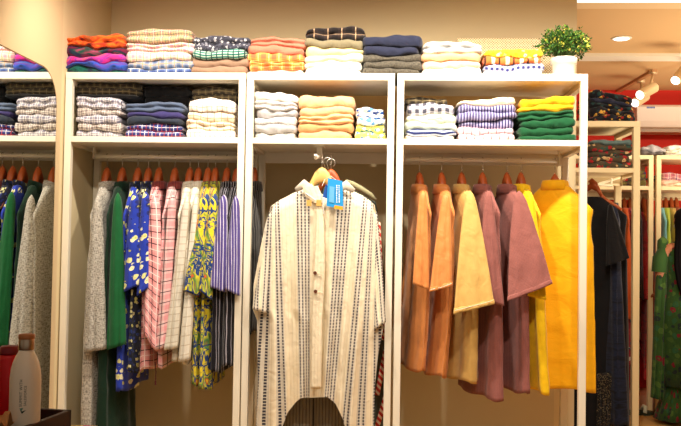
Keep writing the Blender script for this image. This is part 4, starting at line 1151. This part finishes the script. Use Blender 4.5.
# ------------------------------------------------------------------ person in the far aisle
def skin_body(name, chains, root_i, mat, parent, levels=1):
    """chains of (point, radius); a point given as int reuses an earlier vertex"""
    vs, es, rs = [], [], []
    for ch in chains:
        prev = None
        for it in ch:
            if isinstance(it, int): idx = it
            else:
                vs.append(it[0]); rs.append(it[1]); idx = len(vs) - 1
            if prev is not None: es.append((prev, idx))
            prev = idx
    me = bpy.data.meshes.new(name); me.from_pydata([tuple(v) for v in vs], es, [])
    o = bpy.data.objects.new(name, me); sc.collection.objects.link(o)
    o.modifiers.new('skin', 'SKIN')
    for i, sv in enumerate(me.skin_vertices[0].data):
        r_ = rs[i]; sv.radius = r_ if isinstance(r_, tuple) else (r_, r_); sv.use_root = (i == root_i)
    sb = o.modifiers.new('sub', 'SUBSURF'); sb.levels = sb.render_levels = levels
    dg = bpy.context.evaluated_depsgraph_get()
    me2 = bpy.data.meshes.new_from_object(o.evaluated_get(dg))
    bpy.data.objects.remove(o)
    return me2
PY = 5.75
base = at(688, 412, PY)
PXX = base.x
def P(x, y, z): return (PXX + x, PY + y, z * 0.925)
person = empty('person', (PXX, PY, 0))
tag(person, 'person with long black hair in a green floral tunic facing the far racks', 'person')
SKIN = solid('skin', (176, 112, 76), 0.55)
ch = [
 [(P(0, 0, 0.86), (0.14, 0.10)), (P(0, 0, 1.0), (0.115, 0.085)), (P(0, 0.0, 1.18), (0.13, 0.09)), (P(0, 0.0, 1.27), (0.12, 0.07)), (P(0, 0.01, 1.33), 0.05), (P(0, 0.02, 1.38), 0.047), (P(0, 0.02, 1.43), (0.066, 0.08)), (P(0, 0.025, 1.49), (0.075, 0.095)), (P(0, 0.02, 1.55), (0.05, 0.06))],
 [3, (P(-0.155, 0, 1.265), 0.05), (P(-0.185, -0.01, 1.10), 0.04), (P(-0.19, 0.02, 0.98), 0.034), (P(-0.15, 0.16, 0.92), 0.028), (P(-0.13, 0.21, 0.92), (0.03, 0.018)), (P(-0.125, 0.25, 0.92), (0.032, 0.014))],
 [3, (P(0.155, 0, 1.265), 0.05), (P(0.185, -0.01, 1.10), 0.04), (P(0.19, 0.0, 0.98), 0.034), (P(0.20, 0.04, 0.80), 0.026), (P(0.20, 0.05, 0.76), (0.02, 0.03)), (P(0.20, 0.055, 0.73), (0.016, 0.032))],
 [0, (P(-0.085, 0, 0.80), 0.09), (P(-0.09, 0, 0.46), 0.055), (P(-0.09, -0.01, 0.30), 0.05), (P(-0.09, -0.01, 0.085), 0.033), (P(-0.095, 0.04, 0.04), 0.035), (P(-0.10, 0.13, 0.03), 0.03)],
 [0, (P(0.085, 0, 0.80), 0.09), (P(0.09, 0, 0.46), 0.055), (P(0.09, -0.01, 0.30), 0.05), (P(0.09, -0.01, 0.085), 0.033), (P(0.095, 0.04, 0.04), 0.035), (P(0.10, 0.13, 0.03), 0.03)],
]
# vertices are numbered in order of appearance; fingers root in the palms
L_palm, R_palm = 14, 20
for k in range(4):
    dx = -0.024 + 0.016 * k; l = (0.055, 0.066, 0.062, 0.048)[k]
    ch.append([L_palm, (P(-0.125 + dx, 0.27, 0.918), 0.009), (P(-0.125 + dx, 0.27 + l * 0.5, 0.908), 0.008), (P(-0.125 + dx, 0.27 + l * 0.85, 0.89), 0.007)])
    dy = -0.024 + 0.016 * k
    ch.append([R_palm, (P(0.20, 0.055 + dy, 0.705), 0.009), (P(0.198, 0.058 + dy, 0.705 - l * 0.5), 0.008), (P(0.19, 0.06 + dy, 0.705 - l * 0.9), 0.007)])
ch.append([13, (P(-0.095, 0.235, 0.91), 0.010), (P(-0.085, 0.265, 0.90), 0.008)])
ch.append([19, (P(0.195, 0.095, 0.735), 0.010), (P(0.19, 0.105, 0.705), 0.008)])
me = skin_body('body', ch, 0, SKIN, person, 2)
o = link('body', me, SKIN); keep(o, person)
# face parts (the face looks away towards the racks)
for s_ in (-1, 1):
    p = P(s_ * 0.030, 0.108, 1.485)
    MB().lathe((p[0], p[1], p[2] - 0.01), [(0.002, 0), (0.009, 0.004), (0.011, 0.01), (0.009, 0.016), (0.002, 0.02)], 12).build('eye', solid('eye_white', (235, 230, 220), 0.3), person, smooth=True)
    MB().tube([P(s_ * 0.078, 0.015, 1.455), P(s_ * 0.088, 0.01, 1.475), P(s_ * 0.086, 0.005, 1.50)], [0.008, 0.012, 0.008], 10, flat=0.5).build('ear', SKIN, person, smooth=True)
MB().tube([P(0, 0.112, 1.49), P(0, 0.130, 1.462), P(0, 0.118, 1.452)], [0.007, 0.013, 0.009], 10).build('nose', SKIN, person, smooth=True)
MB().tube([P(-0.024, 0.108, 1.43), P(0, 0.118, 1.432), P(0.024, 0.108, 1.43)], [0.003, 0.007, 0.003], 8).build('mouth', solid('lips', (150, 60, 60), 0.5), person, smooth=True)
def ring_shell(name, rows, mat, parent, NS=56, wav=0.0, kf=9, ph=0.0, th=0.003):
    mb = MB(); n = len(rows)
    for j, (cxx, cyy, z, rx, ry, *g_) in enumerate(rows):
        A = g_[0] if g_ else 0
        for k in range(NS):
            a = 2 * math.pi * k / NS
            f = 1 + A * math.sin(kf * a + ph + z * 2) + A * 0.5 * math.sin(kf * 1.0 * 2 * a + 1.3)
            p = P(cxx + rx * f * math.cos(a), cyy + ry * f * math.sin(a), z)
            mb.v.append(Vector(p)); mb.uv.append((abs(k / NS - 0.5) * 1.2, z))
    for j in range(n - 1):
        for k in range(NS):
            k2 = (k + 1) % NS
            mb.f.append([j * NS + k, j * NS + k2, (j + 1) * NS + k2, (j + 1) * NS + k][::-1])
    o = mb.build(name, mat, parent, smooth=True); add_solid(o, th); return o
defm('green_floral', 'floral', (44, 76, 30), (70, 100, 40), (110, 24, 34), (30, 44, 40), (40, 84, 50), (60, 90, 36), sc_=0.8)
GF = F['green_floral']
ring_shell('tunic', [(0, 0.01, 1.345, 0.055, 0.05), (0, 0, 1.32, 0.11, 0.075), (0, 0, 1.28, 0.165, 0.09), (0, 0, 1.18, 0.165, 0.115), (0, 0, 1.0, 0.145, 0.115), (0, 0, 0.88, 0.175, 0.135), (0, 0, 0.7, 0.19, 0.15, 0.02), (0, 0, 0.5, 0.19, 0.16, 0.035), (0, 0, 0.28, 0.175, 0.17, 0.05)], GF, person)
for s_ in (-1, 1):
    ring_shell('trouser_leg', [(s_ * 0.085, 0, 0.40, 0.085, 0.10), (s_ * 0.09, 0, 0.24, 0.07, 0.08, 0.04), (s_ * 0.10, 0, 0.12, 0.095, 0.11, 0.05), (s_ * 0.105, 0, 0.03, 0.115, 0.13, 0.06)], GF, person)
    MB().tube([P(s_ * 0.15, 0, 1.285), P(s_ * 0.187, -0.005, 1.20), P(s_ * 0.195, -0.005, 1.10)], [0.035, 0.054, 0.052], 18, caps=False).build('tunic_sleeve', GF, person, smooth=True)
# hair: cap and long fall down the back
HAIR = NT('black_hair', 0.8, spec=0.1); HAIR.color(srgb((14, 11, 12)))
ring_shell('hair', [(0, 0.015, 1.582, 0.01, 0.01), (0, 0.012, 1.575, 0.045, 0.05), (0, 0.005, 1.555, 0.075, 0.085), (0, -0.002, 1.52, 0.092, 0.10, 0.01), (0, -0.014, 1.47, 0.096, 0.092, 0.015), (0, -0.035, 1.42, 0.098, 0.075, 0.02), (0, -0.055, 1.36, 0.105, 0.065, 0.025), (0, -0.085, 1.28, 0.12, 0.05, 0.03), (0, -0.10, 1.15, 0.125, 0.045, 0.035), (0, -0.115, 1.02, 0.11, 0.04, 0.04), (0, -0.125, 0.93, 0.085, 0.03, 0.05), (0, -0.125, 0.88, 0.04, 0.015, 0.05)], HAIR.m, person, kf=13)
MB().tube([P(-0.088, 0.01, 1.45), P(-0.09, 0.0, 1.435)], [0.006, 0.009], 10).build('earring', solid('silver', (200, 200, 200), 0.3, 1.0), person, smooth=True)
# long scarf falling beside the person
sleeve((663, 236), (650.5, 397), (662.5, 400), PY + 0.02, PY - 0.08, F['green_floral'], person, seed=9, minor=0.03, top_w=0.03, bulge=0.35, name='scarf', folds=0.012, closed=0.02)

# ------------------------------------------------------------------ foreground counter
TZ = 0.735
cr_ = empty('counter', (-1.0, 1.7, 0)); tag(cr_, 'dark wooden counter in front of the mirror', 'counter')
MB().box((WX + 0.06, 1.2, TZ - 0.04), (-0.55, 2.03, TZ)).build('counter_top', M_DARKWOOD, cr_, 0.004)
MB().box((WX + 0.09, 1.25, 0.0), (-0.6, 1.98, TZ - 0.04)).build('counter_body', M_DARKWOOD, cr_)
# open dark wooden tray
A = Vector((-0.749, 1.93)); ub = Vector((-0.989, 0.15)); uc = Vector((-0.15, -0.989))
tray = empty('tray', (A.x, A.y, TZ)); tag(tray, 'dark brown open wooden tray around the bottles', 'tray')
def wallq(p, q, t_in, z0, z1):
    mb = MB(); n = [(p.x, p.y), (q.x, q.y), (q.x + t_in.x, q.y + t_in.y), (p.x + t_in.x, p.y + t_in.y)]
    for z in (z0, z1):
        for x, y in n: mb.v.append(Vector((x, y, z)))
    mb.f = [[0, 3, 2, 1], [4, 5, 6, 7], [0, 1, 5, 4], [1, 2, 6, 5], [2, 3, 7, 6], [3, 0, 4, 7]]
    return mb
B_ = A + ub * 0.42; C_ = A + uc * 0.30; D_ = B_ + uc * 0.30; th_ = 0.012
for (p, q, n_) in ((A, B_, uc * th_), (A, C_, ub * th_), (C_, D_, -uc * th_), (B_, D_, -ub * th_)):
    wallq(p, q, n_, TZ + 0.001, TZ + 0.066).build('tray_side', M_DARKWOOD, tray, 0.0015)
mb = MB()
for z in (TZ + 0.001, TZ + 0.008):
    for q in (A, B_, D_, C_): mb.v.append(Vector((q.x, q.y, z)))
mb.f = [[0, 3, 2, 1], [4, 5, 6, 7], [0, 1, 5, 4], [1, 2, 6, 5], [2, 3, 7, 6], [3, 0, 4, 7]]
mb.build('tray_base', M_DARKWOOD, tray)
BZ = TZ + 0.009
bx = at(25, 400, 1.80).x; BY = 1.80
bt = empty('water_bottle', (bx, BY, BZ)); tag(bt, 'cream metal water bottle with wooden cap standing in the tray', 'bottle')
k = 15.2 / FPX * BY
top = at(25.5, 334, BY).z - BZ
capb = at(25.5, 349.5, BY).z - BZ
MB().lathe((bx, BY, BZ), [(k * 0.9, 0), (k * 0.97, 0.004), (k, 0.012), (k, capb - 0.070), (k * 0.985, capb - 0.058), (k * 0.94, capb - 0.044), (k * 0.84, capb - 0.029), (k * 0.68, capb - 0.015), (k * 0.52, capb - 0.006), (k * 0.46, capb), (k * 0.3, capb + 0.001)], 48).build('bottle_body', solid('cream_enamel', (236, 226, 206), 0.3, spec=0.5), bt, smooth=True)
MB().lathe((bx, BY, BZ + capb), [(k * 0.50, 0.0), (k * 0.52, 0.002), (k * 0.52, top - capb - 0.008), (k * 0.5, top - capb - 0.007)], 36).build('steel_band', solid('brushed_steel', (170, 150, 130), 0.3, 1.0), bt, smooth=True)
MB().lathe((bx, BY, BZ + top - 0.011), [(k * 0.50, 0.0), (k * 0.54, 0.001), (k * 0.54, 0.009), (k * 0.5, 0.011)], 36).build('cap', solid('copper_wood', (176, 112, 66), 0.35), bt, smooth=True)
# lettering that reads upwards on the bottle side
INK = solid('dark_teal_ink', (30, 60, 56), 0.5)
def bottle_text(txt, size, px, pz_mid, zlo):
    cu = bpy.data.curves.new('lettering', 'FONT'); cu.body = txt; cu.size = size; cu.extrude = 0.0; cu.space_character = 1.1
    o = bpy.data.objects.new('lettering', cu); sc.collection.objects.link(o)
    dg = bpy.context.evaluated_depsgraph_get(); dg.update()
    me = bpy.data.meshes.new_from_object(o.evaluated_get(dg)); bpy.data.objects.remove(o)
    fac = k + 0.0005
    off = (px - 25) / FPX * BY
    view = math.atan2(-BY, -bx)
    for v_ in me.vertices:
        x, y = v_.co.x, v_.co.y
        a = view + (off - y) / k
        v_.co = (bx + fac * math.cos(a), BY + fac * math.sin(a), zlo + x)
    n = link('lettering', me, INK, None, False); keep(n, bt)
zt_ = at(23, 407, BY - k).z
bottle_text('SUMMIT WITH', 0.0085, 22.2, 0, zt_ + 0.0)
bottle_text('SALESFORCE', 0.0072, 26.2, 0, zt_ + 0.0015)
mb = MB(); view = math.atan2(-BY, -bx)
def onb(px, py):
    a = view + ((px - 25) / FPX * BY) / k
    return Vector((bx + (k + 0.0006) * math.cos(a), BY + (k + 0.0006) * math.sin(a), at(px, py, BY - k).z))
for pts, mt, nm in (([(20.2, 409.5), (22.5, 411.5), (26.2, 410.5), (22.4, 414)], INK, 'logo'), ([(19.8, 408.5), (23.5, 408), (22.3, 411.2)], solid('teal_ink', (90, 150, 136), 0.5), 'logo')):
    mb = MB(); mb.v = [onb(*q) for q in pts]; mb.f = [list(range(len(pts)))]
    mb.build(nm, mt, bt)
# red flask behind it
rx_ = at(8.5, 400, 1.885).x; ry_ = 1.885
rf = empty('flask', (rx_, ry_, BZ)); tag(rf, 'red flask with dark red lid behind the cream bottle', 'bottle')
kr = 9.3 / FPX * ry_ * 1.1; tz = at(10, 346, ry_).z - BZ; lz = at(10, 354, ry_).z - BZ
MB().lathe((rx_, ry_, BZ), [(kr * 0.92, 0), (kr, 0.006), (kr, lz - 0.012), (kr * 0.94, lz)], 36).build('flask_body', solid('red_plastic', (206, 16, 26), 0.35), rf, smooth=True)
MB().lathe((rx_, ry_, BZ + lz), [(kr * 0.97, 0), (kr * 0.99, 0.004), (kr * 0.97, tz - lz - 0.004), (kr * 0.85, tz - lz)], 36).build('lid', solid('dark_red_plastic', (120, 10, 24), 0.4), rf, smooth=True)
# crumpled paper and the papers in front
pp = at(-5, 410, 1.72); mb = MB(); rp = random.Random(3)
NP = 12
for i in range(NP + 1):
    for j in range(NP + 1):
        a = i / NP * 0.06 - 0.035; b = j / NP * 0.05 - 0.02
        mb.v.append(Vector((pp.x + a, 1.73 + b, max(BZ + 0.002, pp.z - 0.02 + 0.03 * noise.noise(Vector((a * 60, b * 60, 2))) + 0.004 * math.sin(a * 120) - abs(b) * 0.5))))
for i in range(NP):
    for j in range(NP):
        a = i * (NP + 1) + j; mb.f.append([a, a + 1, a + NP + 2, a + NP + 1])
o = mb.build('crumpled_paper', solid('kraft_paper', (196, 140, 84), 0.9)); add_solid(o, 0.001)
tag(o, 'crumpled tan paper bundle in the tray beside the flask', 'paper')
p0 = at(71, 425.2, 1.99); p1 = at(97, 425.2, 1.99)
pz = p0.z
pb = empty('booklet', (p0.x, 1.95, TZ)); tag(pb, 'pale yellow booklet with a pink square on the counter edge', 'booklet')
MB().box((p0.x, 1.84, TZ + 0.001), (p1.x, 1.99, pz - 0.003)).build('pages', solid('booklet_brown', (140, 70, 50), 0.8), pb)
MB().box((p0.x - 0.001, 1.838, pz - 0.003), (p1.x + 0.001, 1.992, pz)).build('cover', solid('booklet_yellow', (236, 214, 130), 0.7), pb)
q0, q1 = at(84, 425.2, 1.99), at(91, 425.2, 1.99)
MB().box((q0.x, 1.86, pz), (q1.x, 1.99, pz + 0.0008)).build('pink_square', solid('booklet_pink', (224, 60, 130), 0.7), pb)
